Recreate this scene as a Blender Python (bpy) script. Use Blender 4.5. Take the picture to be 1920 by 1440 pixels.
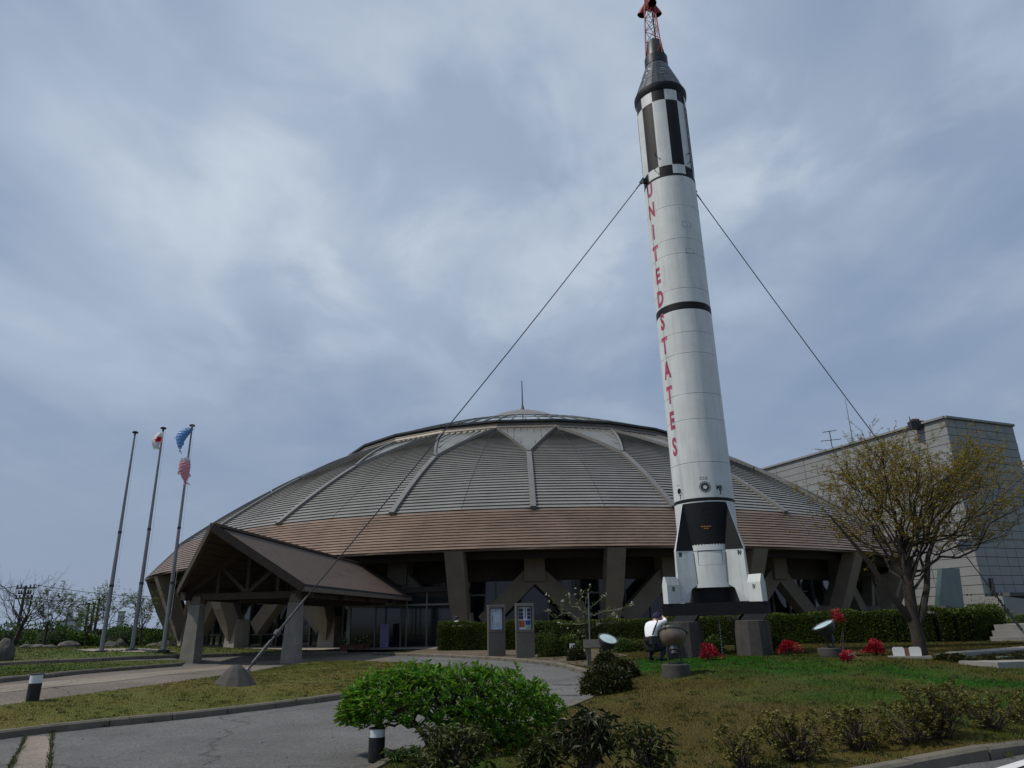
import bpy, bmesh, math, random
import numpy as np
from mathutils import Vector, Matrix, geometry
random.seed(7); rng = np.random.default_rng(7)
R = math.radians; sin = math.sin; cos = math.cos; PI = math.pi
for o in list(bpy.data.objects): bpy.data.objects.remove(o)
SC = bpy.context.scene; COL = SC.collection

# ------------------------------------------------------------------ camera
F, TH, ROLL, EYE = 1320.0, R(18.7), R(1.3), 1.6
cd = bpy.data.cameras.new('camera'); cam = bpy.data.objects.new('camera', cd); COL.objects.link(cam)
cd.sensor_width = 36; cd.lens = F / 1920 * 36; cd.clip_end = 5000; cd.clip_start = .1
_r = Vector((cos(ROLL), sin(ROLL) * sin(TH), -sin(ROLL) * cos(TH)))
_u = Vector((sin(ROLL), -cos(ROLL) * sin(TH), cos(ROLL) * cos(TH)))
_f = Vector((0, cos(TH), sin(TH)))
cam.matrix_world = Matrix(((_r.x, _u.x, -_f.x, 0), (_r.y, _u.y, -_f.y, 0), (_r.z, _u.z, -_f.z, EYE), (0, 0, 0, 1)))
SC.camera = cam

# ------------------------------------------------------------------ sky, sun, exposure
SUN = Vector((-.55, -.10, .80)).normalized()
w = bpy.data.worlds.new("World"); SC.world = w; w.use_nodes = True
nt = w.node_tree; nt.nodes.clear()
def N(t, tree=None, **k):
    n = (tree or nt).nodes.new(t)
    for a, b in k.items(): setattr(n, a, b)
    return n
def setin(n, **k):
    for a, b in k.items():
        n.inputs[a.replace('_', ' ')].default_value = b
out = N('ShaderNodeOutputWorld'); bg = N('ShaderNodeBackground'); L = nt.links.new
sky = N('ShaderNodeTexSky', sky_type='NISHITA', sun_disc=False)
sky.sun_elevation = math.asin(SUN.z); sky.sun_rotation = math.atan2(SUN.x, SUN.y)
sky.air_density = 1.0; sky.dust_density = 1.5; sky.ozone_density = 1.5
tc = N('ShaderNodeTexCoord'); sep = N('ShaderNodeSeparateXYZ'); L(tc.outputs['Generated'], sep.inputs[0])
def M(op, a, b=None, c=None, clamp=False):
    n = N('ShaderNodeMath', operation=op, use_clamp=clamp)
    for i, v in enumerate((a, b, c)):
        if v is None: continue
        if isinstance(v, (int, float)): n.inputs[i].default_value = v
        else: L(v, n.inputs[i])
    return n.outputs[0]
zz = M('ADD', M('MAXIMUM', sep.outputs['Z'], 0.0), .16)
px_ = M('DIVIDE', sep.outputs['X'], zz); py_ = M('DIVIDE', sep.outputs['Y'], zz)
cmb = N('ShaderNodeCombineXYZ'); L(px_, cmb.inputs[0]); L(py_, cmb.inputs[1])
def cloudnoise(rot, sc, detail, rough, dist, loc=(0, 0, 0)):
    m = N('ShaderNodeMapping'); L(cmb.outputs[0], m.inputs[0])
    m.inputs['Rotation'].default_value = (0, 0, R(rot)); m.inputs['Scale'].default_value = sc; m.inputs['Location'].default_value = loc
    n = N('ShaderNodeTexNoise'); L(m.outputs[0], n.inputs['Vector'])
    setin(n, Scale=1.0, Detail=detail, Roughness=rough, Distortion=dist); return n.outputs['Fac']
def ramp(v, a, b):
    n = N('ShaderNodeMapRange', interpolation_type='SMOOTHSTEP'); L(v, n.inputs[0])
    n.inputs[1].default_value = a; n.inputs[2].default_value = b; return n.outputs[0]
streak = ramp(cloudnoise(-62, (2.2, .8, 1), 3, .48, .5, (1.3, .4, 0)), .34, .74)
broad = ramp(cloudnoise(20, (1.3, 1.0, 1), 6, .50, .4, (3.1, 7.7, 0)), .36, .68)
fluff = ramp(cloudnoise(-35, (3.6, 2.6, 1), 8, .52, .35, (9.2, 1.7, 0)), .38, .70)
def bank(v, lo, hi):                                      # a bank of thicker cloud round one direction of the sky
    d = N('ShaderNodeVectorMath', operation='DOT_PRODUCT'); L(tc.outputs['Generated'], d.inputs[0]); d.inputs[1].default_value = Vector(v).normalized()
    return ramp(d.outputs['Value'], lo, hi)
thin = M('MULTIPLY', bank((-.03, .72, .69), .84, .99), M('ADD', M('MULTIPLY', fluff, .42), .58))
low = M('MULTIPLY', bank((-.52, .72, .46), .955, .998), M('ADD', M('MULTIPLY', streak, .6), .3))
east = M('MULTIPLY', bank((.38, .66, .65), .955, .998), M('ADD', M('MULTIPLY', fluff, .6), .2))
mask = M('ADD', M('MULTIPLY', streak, .17), M('MULTIPLY', broad, .20))
mask = M('ADD', mask, M('MULTIPLY', M('MULTIPLY', fluff, M('ADD', broad, .35)), .20))
mask = M('ADD', mask, M('MULTIPLY', thin, .62))
mask = M('ADD', mask, M('ADD', M('MULTIPLY', low, .42), M('MULTIPLY', east, .36)))
mask = M('MULTIPLY', mask, ramp(sep.outputs['Z'], .02, .42), None, True)
SKYK = .085
def const(c):
    n = N('ShaderNodeRGB'); n.outputs[0].default_value = (*c, 1); return n.outputs[0]
def mixc(f, a, b, blend='MIX'):
    n = N('ShaderNodeMix', data_type='RGBA', blend_type=blend)
    if isinstance(f, (int, float)): n.inputs[0].default_value = f
    else: L(f, n.inputs[0])
    L(a, n.inputs[6]); L(b, n.inputs[7]); return n.outputs[2]
base = mixc(.62, sky.outputs[0], const([v / SKYK for v in (.240, .345, .545)]))   # thin high haze over the clear sky
hz = ramp(sep.outputs['Z'], .55, -.02)
base = mixc(M('MULTIPLY', hz, .85), base, const([v / SKYK for v in (.305, .375, .500)]))
skc = mixc(M('MULTIPLY', mask, .95, None, True), base, const([v / SKYK for v in (.60, .69, .79)]))
L(skc, bg.inputs[0]); bg.inputs[1].default_value = SKYK; L(bg.outputs[0], out.inputs[0])
sl = bpy.data.lights.new('sun', 'SUN'); sl.energy = 2.9; sl.angle = R(1.4); sl.color = (1, .94, .84)
so = bpy.data.objects.new('sun', sl); COL.objects.link(so); so.rotation_euler = SUN.to_track_quat('Z', 'Y').to_euler()
SC.view_settings.view_transform = 'Standard'; SC.view_settings.look = 'None'
SC.view_settings.exposure = -.1; SC.view_settings.gamma = 1; SC.view_settings.use_curve_mapping = False
SC.cycles.max_bounces = 6; SC.cycles.transparent_max_bounces = 6

# ------------------------------------------------------------------ helpers: pixels of the photograph (1920 wide) to places
def ray(px, py):
    a = (px - 960) / F; b = -(py - 720) / F
    c, s = cos(ROLL), sin(ROLL); x = a * c + b * s; y = -a * s + b * c
    return np.array([x, cos(TH) - y * sin(TH), y * cos(TH) + sin(TH)])
def at_z(px, py, z):
    r = ray(px, py); return r * ((z - EYE) / r[2]) + np.array([0, 0, EYE])
def at_d(px, py, d):                                     # d: distance along the ground
    r = ray(px, py); return r * (d / math.hypot(r[0], r[1])) + np.array([0, 0, EYE])
def az(px, py): r = ray(px, py); return math.atan2(r[0], r[1])
def el(px, py): r = ray(px, py); return math.atan2(r[2], math.hypot(r[0], r[1]))
DOME = np.array([76 * sin(R(.85)), 76 * cos(R(.85))]); FLOOR = .28
RK = np.array([22.3 * sin(R(15)), 22.3 * cos(R(15))])
ctrl = [at_z(*p) for p in [(300, 1440, 0), (0, 1440, .03), (650, 1440, 0), (1060, 1440, -.06), (1610, 1440, -.06), (1920, 1395, 0),
    (0, 1368, .08), (320, 1337, .09), (640, 1300, .1), (62, 1310, .38), (440, 1282, .33), (480, 1270, .33), (740, 1240, .28), (860, 1265, .2), (1000, 1250, .22),
    (1100, 1300, .12), (740, 1226, .28), (1120, 1258, .22), (930, 1229, .28), (375, 1245, .3), (547, 1243, .3), (0, 1270, .45), (0, 1243, .6),
    (330, 1240, .42), (190, 1222, .82), (306, 1222, .78), (435, 1219, .28), (615, 1218, .28), (1268, 1268, .42), (1228, 1240, .48),
    (1725, 1230, .52), (1850, 1230, .52), (1920, 1250, .4), (1500, 1430, .03), (1800, 1385, .15), (60, 1213, .8), (1160, 1285, .2)]]
ctrl += [np.array([RK[0] + .2, RK[1] - 1, .53]), np.array([RK[0], RK[1] + 2, .5])]
ctrl += [np.array([DOME[0] + r * sin(a), DOME[1] - r * cos(a), .27]) for r in (0, 20, 36) for a in np.arange(-PI, PI, .7)]
ctrl += [np.array([x, y, z]) for x, y, z in ((-60, 60, .8), (60, 60, .5), (0, -10, -.05), (-30, -5, .1), (30, -5, .0), (-60, 20, .7), (60, 20, .4), (12, 34, .35), (24, 32, .5), (17.6, 26, .5))]
ctrl = np.array(ctrl)
def _tps(cp, lam=.6):
    n = len(cp); d = np.hypot(cp[:, None, 0] - cp[None, :, 0], cp[:, None, 1] - cp[None, :, 1])
    K = np.where(d > 0, d * d * np.log(d + 1e-9), 0) + lam * np.eye(n)
    Pm = np.c_[np.ones(n), cp[:, :2]]; A = np.zeros((n + 3, n + 3)); A[:n, :n] = K; A[:n, n:] = Pm; A[n:, :n] = Pm.T
    return np.linalg.solve(A, np.r_[cp[:, 2], 0, 0, 0])
_w = _tps(ctrl)
def T(x, y):
    x = np.atleast_1d(np.asarray(x, float)); y = np.atleast_1d(np.asarray(y, float)); res = np.empty(len(x))
    for i in range(0, len(x), 4000):
        xs, ys = x[i:i + 4000], y[i:i + 4000]
        d = np.hypot(xs[:, None] - ctrl[None, :, 0], ys[:, None] - ctrl[None, :, 1])
        v = (d * d * np.log(d + 1e-9)) @ _w[:len(ctrl)] + _w[-3] + _w[-2] * xs + _w[-1] * ys
        rr = np.hypot(xs, ys - 20); t = np.clip((rr - 42) / 28, 0, 1); t = t * t * (3 - 2 * t)
        far = np.where(np.hypot(xs - DOME[0], ys - DOME[1]) < 40, .27, np.where(xs < -14, .78, .45))
        v = np.clip(v, -.4, 1.1) * (1 - t) + far * t
        dd = np.hypot(xs - DOME[0], ys - DOME[1]); k = np.clip((39 - dd) / 3, 0, 1); v = v * (1 - k) + .265 * k
        res[i:i + 4000] = v
    return res
def T1(x, y): return float(T(x, y)[0])
def ground(px, py, dz=0.0):                              # where the sight line through a pixel meets the terrain
    r = ray(px, py); h = math.hypot(r[0], r[1]); ds = np.arange(5, 90, .1)
    P = r[None, :] * (ds / h)[:, None]; g = T(P[:, 0], P[:, 1]) + dz - (P[:, 2] + EYE)
    i = np.argmax(g > 0) if (g > 0).any() else len(ds) - 1
    i = max(i, 1); t = g[i - 1] / (g[i - 1] - g[i] + 1e-9); p = P[i - 1] + (P[i] - P[i - 1]) * min(max(t, 0), 1)
    return np.array([p[0], p[1], T1(p[0], p[1]) + dz])

# ------------------------------------------------------------------ helpers: materials
def mat(name, col, rough=.6, metal=0.0, var=.12, scale=3.0, bump=0.0, bscale=60.0, spec=.4, col2=None, stain=0.0, coat=0.0, stsc=7.0, stcol=(.45, .42, .38)):
    m = bpy.data.materials.new(name); m.use_nodes = True; t = m.node_tree; l = t.links.new
    b = t.nodes['Principled BSDF']; b.inputs['Roughness'].default_value = rough; b.inputs['Metallic'].default_value = metal
    b.inputs['Specular IOR Level'].default_value = spec; b.inputs['Coat Weight'].default_value = coat
    g = N('ShaderNodeNewGeometry', t); n = N('ShaderNodeTexNoise', t); l(g.outputs['Position'], n.inputs['Vector'])
    setin(n, Scale=scale, Detail=6.0, Roughness=.62)
    cr = N('ShaderNodeValToRGB', t); l(n.outputs['Fac'], cr.inputs[0])
    c2 = col2 or tuple(min(1, v * (1 + var)) for v in col); c1 = tuple(v * (1 - var) for v in col)
    cr.color_ramp.elements[0].position = .3; cr.color_ramp.elements[1].position = .7
    cr.color_ramp.elements[0].color = (*c1, 1); cr.color_ramp.elements[1].color = (*c2, 1); res = cr.outputs[0]
    if stain > 0:                                         # rain streaks: noise drawn out along z
        mp = N('ShaderNodeMapping', t); l(g.outputs['Position'], mp.inputs[0]); mp.inputs['Scale'].default_value = (stsc, stsc, stsc * .05)
        n2 = N('ShaderNodeTexNoise', t); l(mp.outputs[0], n2.inputs['Vector']); setin(n2, Scale=1.0, Detail=5.0, Roughness=.6)
        mr = N('ShaderNodeMapRange', t); l(n2.outputs['Fac'], mr.inputs[0]); mr.inputs[1].default_value = .5; mr.inputs[2].default_value = .8
        mr.inputs[4].default_value = stain
        mx = N('ShaderNodeMix', t, data_type='RGBA', blend_type='MULTIPLY'); l(mr.outputs[0], mx.inputs[0]); l(res, mx.inputs[6])
        mx.inputs[7].default_value = (*stcol, 1); res = mx.outputs[2]
    l(res, b.inputs['Base Color'])
    if bump > 0:
        n3 = N('ShaderNodeTexNoise', t); l(g.outputs['Position'], n3.inputs['Vector']); setin(n3, Scale=bscale, Detail=4.0)
        bp = N('ShaderNodeBump', t); bp.inputs['Strength'].default_value = bump; bp.inputs['Distance'].default_value = .02
        l(n3.outputs['Fac'], bp.inputs['Height']); l(bp.outputs[0], b.inputs['Normal'])
    return m
def leafmat(name, cols, trans=.25, rough=.5):
    m = bpy.data.materials.new(name); m.use_nodes = True; t = m.node_tree; l = t.links.new
    b = t.nodes['Principled BSDF']; b.inputs['Roughness'].default_value = rough; b.inputs['Specular IOR Level'].default_value = .3
    g = N('ShaderNodeNewGeometry', t); cr = N('ShaderNodeValToRGB', t); l(g.outputs['Random Per Island'], cr.inputs[0])
    e = cr.color_ramp.elements; e[0].position = 0; e[1].position = 1; e[0].color = (*cols[0], 1); e[1].color = (*cols[-1], 1)
    for i in range(1, len(cols) - 1): x = e.new(i / (len(cols) - 1)); x.color = (*cols[i], 1)
    l(cr.outputs[0], b.inputs['Base Color']); tr = N('ShaderNodeBsdfTranslucent', t); l(cr.outputs[0], tr.inputs[0])
    mx = N('ShaderNodeMixShader', t); mx.inputs[0].default_value = trans; l(b.outputs[0], mx.inputs[1]); l(tr.outputs[0], mx.inputs[2])
    l(mx.outputs[0], t.nodes['Material Output'].inputs[0]); return m
def attrmat(name, rough=.9, speck=0.0, scale=200., spec=.15):
    m = bpy.data.materials.new(name); m.use_nodes = True; t = m.node_tree; l = t.links.new
    b = t.nodes['Principled BSDF']; b.inputs['Roughness'].default_value = rough; b.inputs['Specular IOR Level'].default_value = spec
    a = N('ShaderNodeVertexColor', t, layer_name='Col'); r = a.outputs[0]
    if speck:
        g = N('ShaderNodeTexCoord', t); n = N('ShaderNodeTexNoise', t); l(g.outputs['Object'], n.inputs['Vector']); setin(n, Scale=scale, Detail=4.0, Roughness=.7)
        mr = N('ShaderNodeMapRange', t); l(n.outputs['Fac'], mr.inputs[0]); mr.inputs[1].default_value = .3; mr.inputs[2].default_value = .7
        mr.inputs[3].default_value = 1 - speck; mr.inputs[4].default_value = 1 + speck
        mx = N('ShaderNodeMix', t, data_type='RGBA', blend_type='MULTIPLY'); mx.inputs[0].default_value = 1; l(r, mx.inputs[6]); l(mr.outputs[0], mx.inputs[7]); r = mx.outputs[2]
        bp = N('ShaderNodeBump', t); bp.inputs['Strength'].default_value = .4; bp.inputs['Distance'].default_value = .02; l(n.outputs['Fac'], bp.inputs['Height']); l(bp.outputs[0], b.inputs['Normal'])
    l(r, b.inputs['Base Color']); return m
def asphalt_mat(name, c, patch=.18):
    m = mat(name, c, .92, var=patch, scale=.45, spec=.2); t = m.node_tree; l = t.links.new; b = t.nodes['Principled BSDF']
    src = b.inputs['Base Color'].links[0].from_socket
    g = N('ShaderNodeTexCoord', t); v = N('ShaderNodeTexVoronoi', t); v.inputs['Scale'].default_value = 55; l(g.outputs['Object'], v.inputs['Vector'])
    n = N('ShaderNodeTexNoise', t); setin(n, Scale=90.0, Detail=3.0); l(g.outputs['Object'], n.inputs['Vector'])
    mr = N('ShaderNodeMapRange', t); l(v.outputs['Color'], mr.inputs[0]); mr.inputs[3].default_value = .55; mr.inputs[4].default_value = 1.5
    mx = N('ShaderNodeMix', t, data_type='RGBA', blend_type='MULTIPLY'); mx.inputs[0].default_value = 1; l(src, mx.inputs[6]); l(mr.outputs[0], mx.inputs[7])
    # thin wandering cracks
    v2 = N('ShaderNodeTexVoronoi', t, feature='DISTANCE_TO_EDGE'); v2.inputs['Scale'].default_value = .16
    nd = N('ShaderNodeTexNoise', t); setin(nd, Scale=1.2, Detail=5.0); l(g.outputs['Object'], nd.inputs['Vector'])
    ad = N('ShaderNodeMix', t, data_type='RGBA', blend_type='ADD'); ad.inputs[0].default_value = .9; l(g.outputs['Object'], ad.inputs[6]); l(nd.outputs['Color'], ad.inputs[7]); l(ad.outputs[2], v2.inputs['Vector'])
    cr = N('ShaderNodeMapRange', t); l(v2.outputs['Distance'], cr.inputs[0]); cr.inputs[1].default_value = 0; cr.inputs[2].default_value = .006; cr.inputs[3].default_value = .55; cr.inputs[4].default_value = 1
    m2 = N('ShaderNodeMix', t, data_type='RGBA', blend_type='MULTIPLY'); m2.inputs[0].default_value = 1; l(mx.outputs[2], m2.inputs[6]); l(cr.outputs[0], m2.inputs[7])
    l(m2.outputs[2], b.inputs['Base Color'])
    bp = N('ShaderNodeBump', t); bp.inputs['Strength'].default_value = .5; bp.inputs['Distance'].default_value = .01; l(n.outputs['Fac'], bp.inputs['Height']); l(bp.outputs[0], b.inputs['Normal'])
    return m
MT = {}
MT['white'] = mat('white_paint', (.61, .635, .63), .45, var=.09, scale=1.6, stain=.5, spec=.45, stsc=9, stcol=(.60, .53, .45))
MT['black'] = mat('black_paint', (.008, .009, .011), .55, var=.25, scale=2, spec=.22)
MT['red'] = mat('red_letter_paint', (.38, .055, .11), .5, var=.14, scale=4)
MT['redmetal'] = mat('red_tower_paint', (.27, .028, .03), .5, var=.3, scale=6)
MT['capsule'] = mat('dark_capsule_metal', (.055, .062, .07), .36, metal=.55, var=.35, scale=5, bump=.15, bscale=20)
MT['capsule2'] = mat('dark_ring_metal', (.022, .025, .03), .45, metal=.3, var=.3)
MT['steel'] = mat('galvanised_steel', (.30, .32, .34), .45, metal=.7, var=.2, scale=8)
MT['hardware'] = mat('weathered_hardware', (.10, .105, .11), .5, metal=.5, var=.3)
MT['cable'] = mat('dark_cable', (.045, .045, .05), .55, metal=.4)
MT['pole'] = mat('flagpole_aluminium', (.22, .225, .24), .42, metal=.55, var=.12)
MT['conc'] = mat('concrete', (.215, .20, .17), .88, var=.16, scale=2.2, bump=.3, bscale=40, stain=.35)
MT['strut'] = mat('brown_concrete', (.165, .143, .11), .85, var=.12, scale=1.5, bump=.25, bscale=30, stain=.25)
MT['pedestal'] = mat('dark_stone_concrete', (.062, .056, .05), .85, var=.22, scale=6, bump=.4, bscale=60, stain=.35)
MT['kerb'] = mat('kerb_concrete', (.132, .118, .092), .9, var=.25, scale=3, bump=.4, bscale=60)
MT['roof'] = mat('roof_metal', (.245, .242, .225), .45, metal=.2, var=.16, scale=.35, stain=.45, stsc=1.1, stcol=(.62, .62, .62))
MT['petal'] = mat('roof_metal_pale', (.19, .192, .18), .45, metal=.2, var=.16, scale=.6, stain=.3, stsc=1.5)
MT['ribm'] = mat('rib_metal', (.195, .188, .17), .4, metal=.35, var=.1)
MT['band'] = mat('brown_band_metal', (.215, .148, .105), .38, metal=.3, var=.2, scale=.5, stain=.4, stsc=1.2, stcol=(.6, .58, .56))
MT['crown'] = mat('crown_metal', (.20, .175, .145), .4, metal=.3, var=.15)
MT['gutter'] = mat('gutter_metal', (.055, .06, .06), .5, metal=.3)
MT['skylight'] = mat('skylight_glass', (.045, .075, .07), .08, var=.3, scale=.8, spec=.8)
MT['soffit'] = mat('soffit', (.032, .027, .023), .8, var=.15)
MT['glass'] = mat('dark_glass', (.012, .015, .016), .06, var=.4, scale=.7, spec=.6)
MT['frame'] = mat('window_frame', (.16, .155, .14), .5, metal=.3)
MT['canroof'] = mat('canopy_roof', (.098, .070, .055), .7, spec=.25, var=.16, scale=2.5, bump=.35, bscale=25, metal=.1)
MT['timber'] = mat('canopy_timber', (.052, .038, .028), .75, var=.22, scale=4)
MT['canedge'] = mat('canopy_edge', (.16, .128, .10), .6)
MT['panel'] = mat('facade_panel', (.235, .24, .24), .75, var=.07, scale=.8, stain=.1)
MT['panel2'] = mat('facade_panel_grey', (.26, .268, .275), .75, var=.07, scale=.8, stain=.1)
MT['joint'] = mat('facade_joint', (.07, .07, .07), .9)
MT['asphalt'] = asphalt_mat('asphalt', (.118, .116, .113), .26)
MT['path'] = asphalt_mat('brownish_paving', (.148, .126, .105), .25)
MT['pathpale'] = asphalt_mat('pale_paving', (.215, .185, .150), .2)
MT['paving'] = mat('pale_concrete_paving', (.25, .24, .215), .9, var=.12, bump=.3)
MT['gravel'] = mat('gravel', (.26, .225, .18), .95, var=.5, scale=9, bump=.8, bscale=14)
MT['leafcore'] = mat('shaded_leaf_heart', (.012, .017, .006), .95, var=.4, scale=9)  # near-black green, painted shade for the inside of shrubs and hedges
MT['soil'] = mat('soil', (.105, .08, .05), .95, var=.4, scale=3, bump=.7, bscale=25)
MT['lawn'] = attrmat('lawn_thatch', speck=.45, scale=60)
MT['blade'] = attrmat('grass_blades', rough=.9, spec=.03)
MT['bark'] = mat('bark', (.036, .029, .023), .9, var=.35, scale=8, bump=.7, bscale=40)
MT['barkpale'] = mat('pale_bark', (.19, .17, .13), .85, var=.25, scale=10)
MT['stem'] = mat('shrub_stem', (.055, .045, .033), .9, var=.3, scale=10)
MT['rock'] = mat('rock', (.09, .085, .072), .92, var=.35, scale=2.5, bump=.8, bscale=9)
MT['bollardblack'] = mat('bollard_black', (.012, .012, .014), .4)
MT['bollardwhite'] = mat('bollard_diffuser', (.62, .66, .66), .35, var=.05)
MT['kiosk'] = mat('kiosk_granite', (.115, .105, .09), .4, var=.2, scale=30)
MT['kioskframe'] = mat('kiosk_metal', (.23, .21, .18), .35, metal=.5)
MT['paper'] = mat('poster_paper', (.66, .72, .82), .6, var=.05)
MT['paperwhite'] = mat('poster_white', (.76, .80, .85), .6, var=.05)
MT['ink'] = mat('ink', (.09, .10, .16), .7)
MT['photoblue'] = mat('poster_photo', (.03, .045, .09), .6, var=.5, scale=14)
MT['orange'] = mat('poster_orange', (.42, .13, .045), .6, var=.3, scale=12)
MT['blue'] = mat('poster_blue', (.05, .10, .33), .6, var=.3, scale=12)
MT['greenp'] = mat('poster_green', (.30, .45, .28), .6, var=.3, scale=12)
MT['lampshell'] = mat('lamp_shell', (.19, .15, .115), .42, metal=.5, var=.25, scale=5)
MT['lampdark'] = mat('lamp_dark', (.05, .052, .055), .45, metal=.4, var=.2)
MT['lamprim'] = mat('lamp_rim', (.10, .095, .085), .4, metal=.6)
MT['lampglass'] = mat('lamp_glass', (.42, .55, .55), .1, var=.15, scale=4, spec=.7)
MT['terra'] = mat('terracotta', (.16, .07, .045), .8)
MT['skin'] = mat('skin', (.42, .27, .20), .55, var=.06)
MT['shirt'] = mat('white_shirt', (.82, .83, .86), .8, var=.05, bump=.3, bscale=14)
MT['trouser'] = mat('dark_trousers', (.014, .015, .022), .85, var=.3)
MT['navy'] = mat('navy_cap', (.012, .014, .045), .8)
MT['hair'] = mat('hair', (.012, .010, .010), .6)
MT['flagwhite'] = mat('flag_white', (.66, .67, .69), .8)
MT['flagred'] = mat('flag_red', (.50, .03, .05), .8)
MT['carpblue'] = mat('carp_blue', (.07, .20, .50), .5, scale=22, col2=(.16, .32, .60))
MT['carpblue2'] = mat('carp_pale', (.50, .60, .75), .5)
MT['carpred'] = mat('carp_red', (.55, .13, .19), .6, scale=24, col2=(.72, .42, .47))
MT['carppink'] = mat('carp_pink', (.70, .42, .46), .6)
MT['signwhite'] = mat('white_plaque', (.62, .64, .62), .5, var=.04)
MT['far'] = mat('far_building', (.42, .44, .47), .8, var=.06)
MT['farwin'] = mat('far_window', (.12, .13, .15), .3)
MT['banner'] = mat('mauve_banner', (.20, .18, .36), .7, var=.12)
MT['stencil'] = mat('faded_stencil', (.30, .22, .17), .6)
MT['yellow'] = mat('yellow_stencil', (.42, .20, .03), .6)
MT['road'] = asphalt_mat('road_asphalt', (.10, .10, .10))
MT['paintwhite'] = mat('road_paint', (.62, .62, .60), .8, var=.12)
MT['wallgrey'] = mat('far_wall', (.26, .25, .22), .9)

# ------------------------------------------------------------------ helpers: objects
def tag(o, label=None, cat=None, group=None, kind=None):
    if label: o['label'] = label
    if cat: o['category'] = cat
    if group: o['group'] = group
    if kind: o['kind'] = kind
    return o
def empty(name, loc=(0, 0, 0), rz=0.0, parent=None):
    o = bpy.data.objects.new(name, None); o.empty_display_size = .3; COL.objects.link(o); o.location = loc; o.rotation_euler = (0, 0, rz)
    if parent: o.parent = parent
    return o
def link(name, me, parent=None, loc=(0, 0, 0), rot=(0, 0, 0)):
    o = bpy.data.objects.new(name, me); COL.objects.link(o); o.location = loc; o.rotation_euler = rot
    if parent: o.parent = parent
    return o
def copy_tree(o, parent=None):
    c = o.copy(); COL.objects.link(c)
    if parent: c.parent = parent
    for ch in list(o.children): copy_tree(ch, c)
    return c
class MB:
    def __init__(s): s.v = []; s.f = []; s.m = []; s.mats = []
    def mi(s, m):
        if m not in s.mats: s.mats.append(m)
        return s.mats.index(m)
    def add(s, vs, fs, m=None):
        b = len(s.v); s.v += [tuple(map(float, p)) for p in vs]; s.f += [tuple(b + i for i in f) for f in fs]
        k = s.mi(m) if m else 0; s.m += [k] * len(fs)
    def hexa(s, c, m=None):                               # 8 corners: bottom 0-3 ccw, top 4-7
        s.add(c, [(3, 2, 1, 0), (4, 5, 6, 7), (0, 1, 5, 4), (1, 2, 6, 5), (2, 3, 7, 6), (3, 0, 4, 7)], m)
    def box(s, x0, x1, y0, y1, z0, z1, m=None):
        s.hexa([(x0, y0, z0), (x1, y0, z0), (x1, y1, z0), (x0, y1, z0), (x0, y0, z1), (x1, y0, z1), (x1, y1, z1), (x0, y1, z1)], m)
    def bar(s, a, b, w, h=None, m=None, up=(0, 0, 1)):    # square bar from a to b
        a, b = Vector(a), Vector(b); d = (b - a).normalized(); h = h or w; u = Vector(up)
        sd = d.cross(u)
        if sd.length < 1e-4: sd = d.cross(Vector((1, 0, 0)))
        sd.normalize(); u = sd.cross(d)
        c = [p + sd * (i * w / 2) + u * (j * h / 2) for p in (a, b) for i, j in ((-1, -1), (1, -1), (1, 1), (-1, 1))]
        s.add(c, [(3, 2, 1, 0), (4, 5, 6, 7), (0, 1, 5, 4), (1, 2, 6, 5), (2, 3, 7, 6), (3, 0, 4, 7)], m)
    def tube(s, pts, rad, n=6, m=None, cap=True):
        pts = [Vector(p) for p in pts]; rad = rad if hasattr(rad, '__len__') else [rad] * len(pts); vs = []; ref = None
        for i, p in enumerate(pts):
            d = (pts[min(i + 1, len(pts) - 1)] - pts[max(i - 1, 0)]).normalized()
            if ref is None: ref = Vector((1, 0, 0)) if abs(d.x) < .8 else Vector((0, 1, 0))
            a = (ref - d * ref.dot(d)).normalized(); ref = a; b = d.cross(a)
            vs += [p + (a * cos(t) + b * sin(t)) * rad[i] for t in (2 * PI * k / n for k in range(n))]
        fs = [(i * n + k, i * n + (k + 1) % n, (i + 1) * n + (k + 1) % n, (i + 1) * n + k) for i in range(len(pts) - 1) for k in range(n)]
        if cap: fs += [tuple(range(n))[::-1], tuple((len(pts) - 1) * n + k for k in range(n))]
        s.add(vs, fs, m)
    def lathe(s, prof, n=48, m=None, a0=0.0, a1=2 * PI, cap=False):
        full = abs(a1 - a0 - 2 * PI) < 1e-6; k = n if full else n + 1
        vs = [(r * sin(a0 + (a1 - a0) * i / n), -r * cos(a0 + (a1 - a0) * i / n), z) for r, z in prof for i in range(k)]
        fs = [(j * k + i, j * k + (i + 1) % k, (j + 1) * k + (i + 1) % k, (j + 1) * k + i) for j in range(len(prof) - 1) for i in range(n)]
        if cap: fs += [tuple(range(k))[::-1], tuple((len(prof) - 1) * k + i for i in range(k))]
        s.add(vs, fs, m)
    def build(s, name, m=None, parent=None, loc=(0, 0, 0), rot=(0, 0, 0), smooth=False, ang=38):
        me = bpy.data.meshes.new(name); me.from_pydata(s.v, [], s.f)
        if s.mats:
            for q in s.mats: me.materials.append(MT[q])
            me.polygons.foreach_set('material_index', s.m)
        elif m: me.materials.append(MT[m])
        if smooth:
            me.polygons.foreach_set('use_smooth', [True] * len(me.polygons))
            me.set_sharp_from_angle(angle=R(ang))
        me.update(); return link(name, me, parent, loc, rot)
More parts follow.
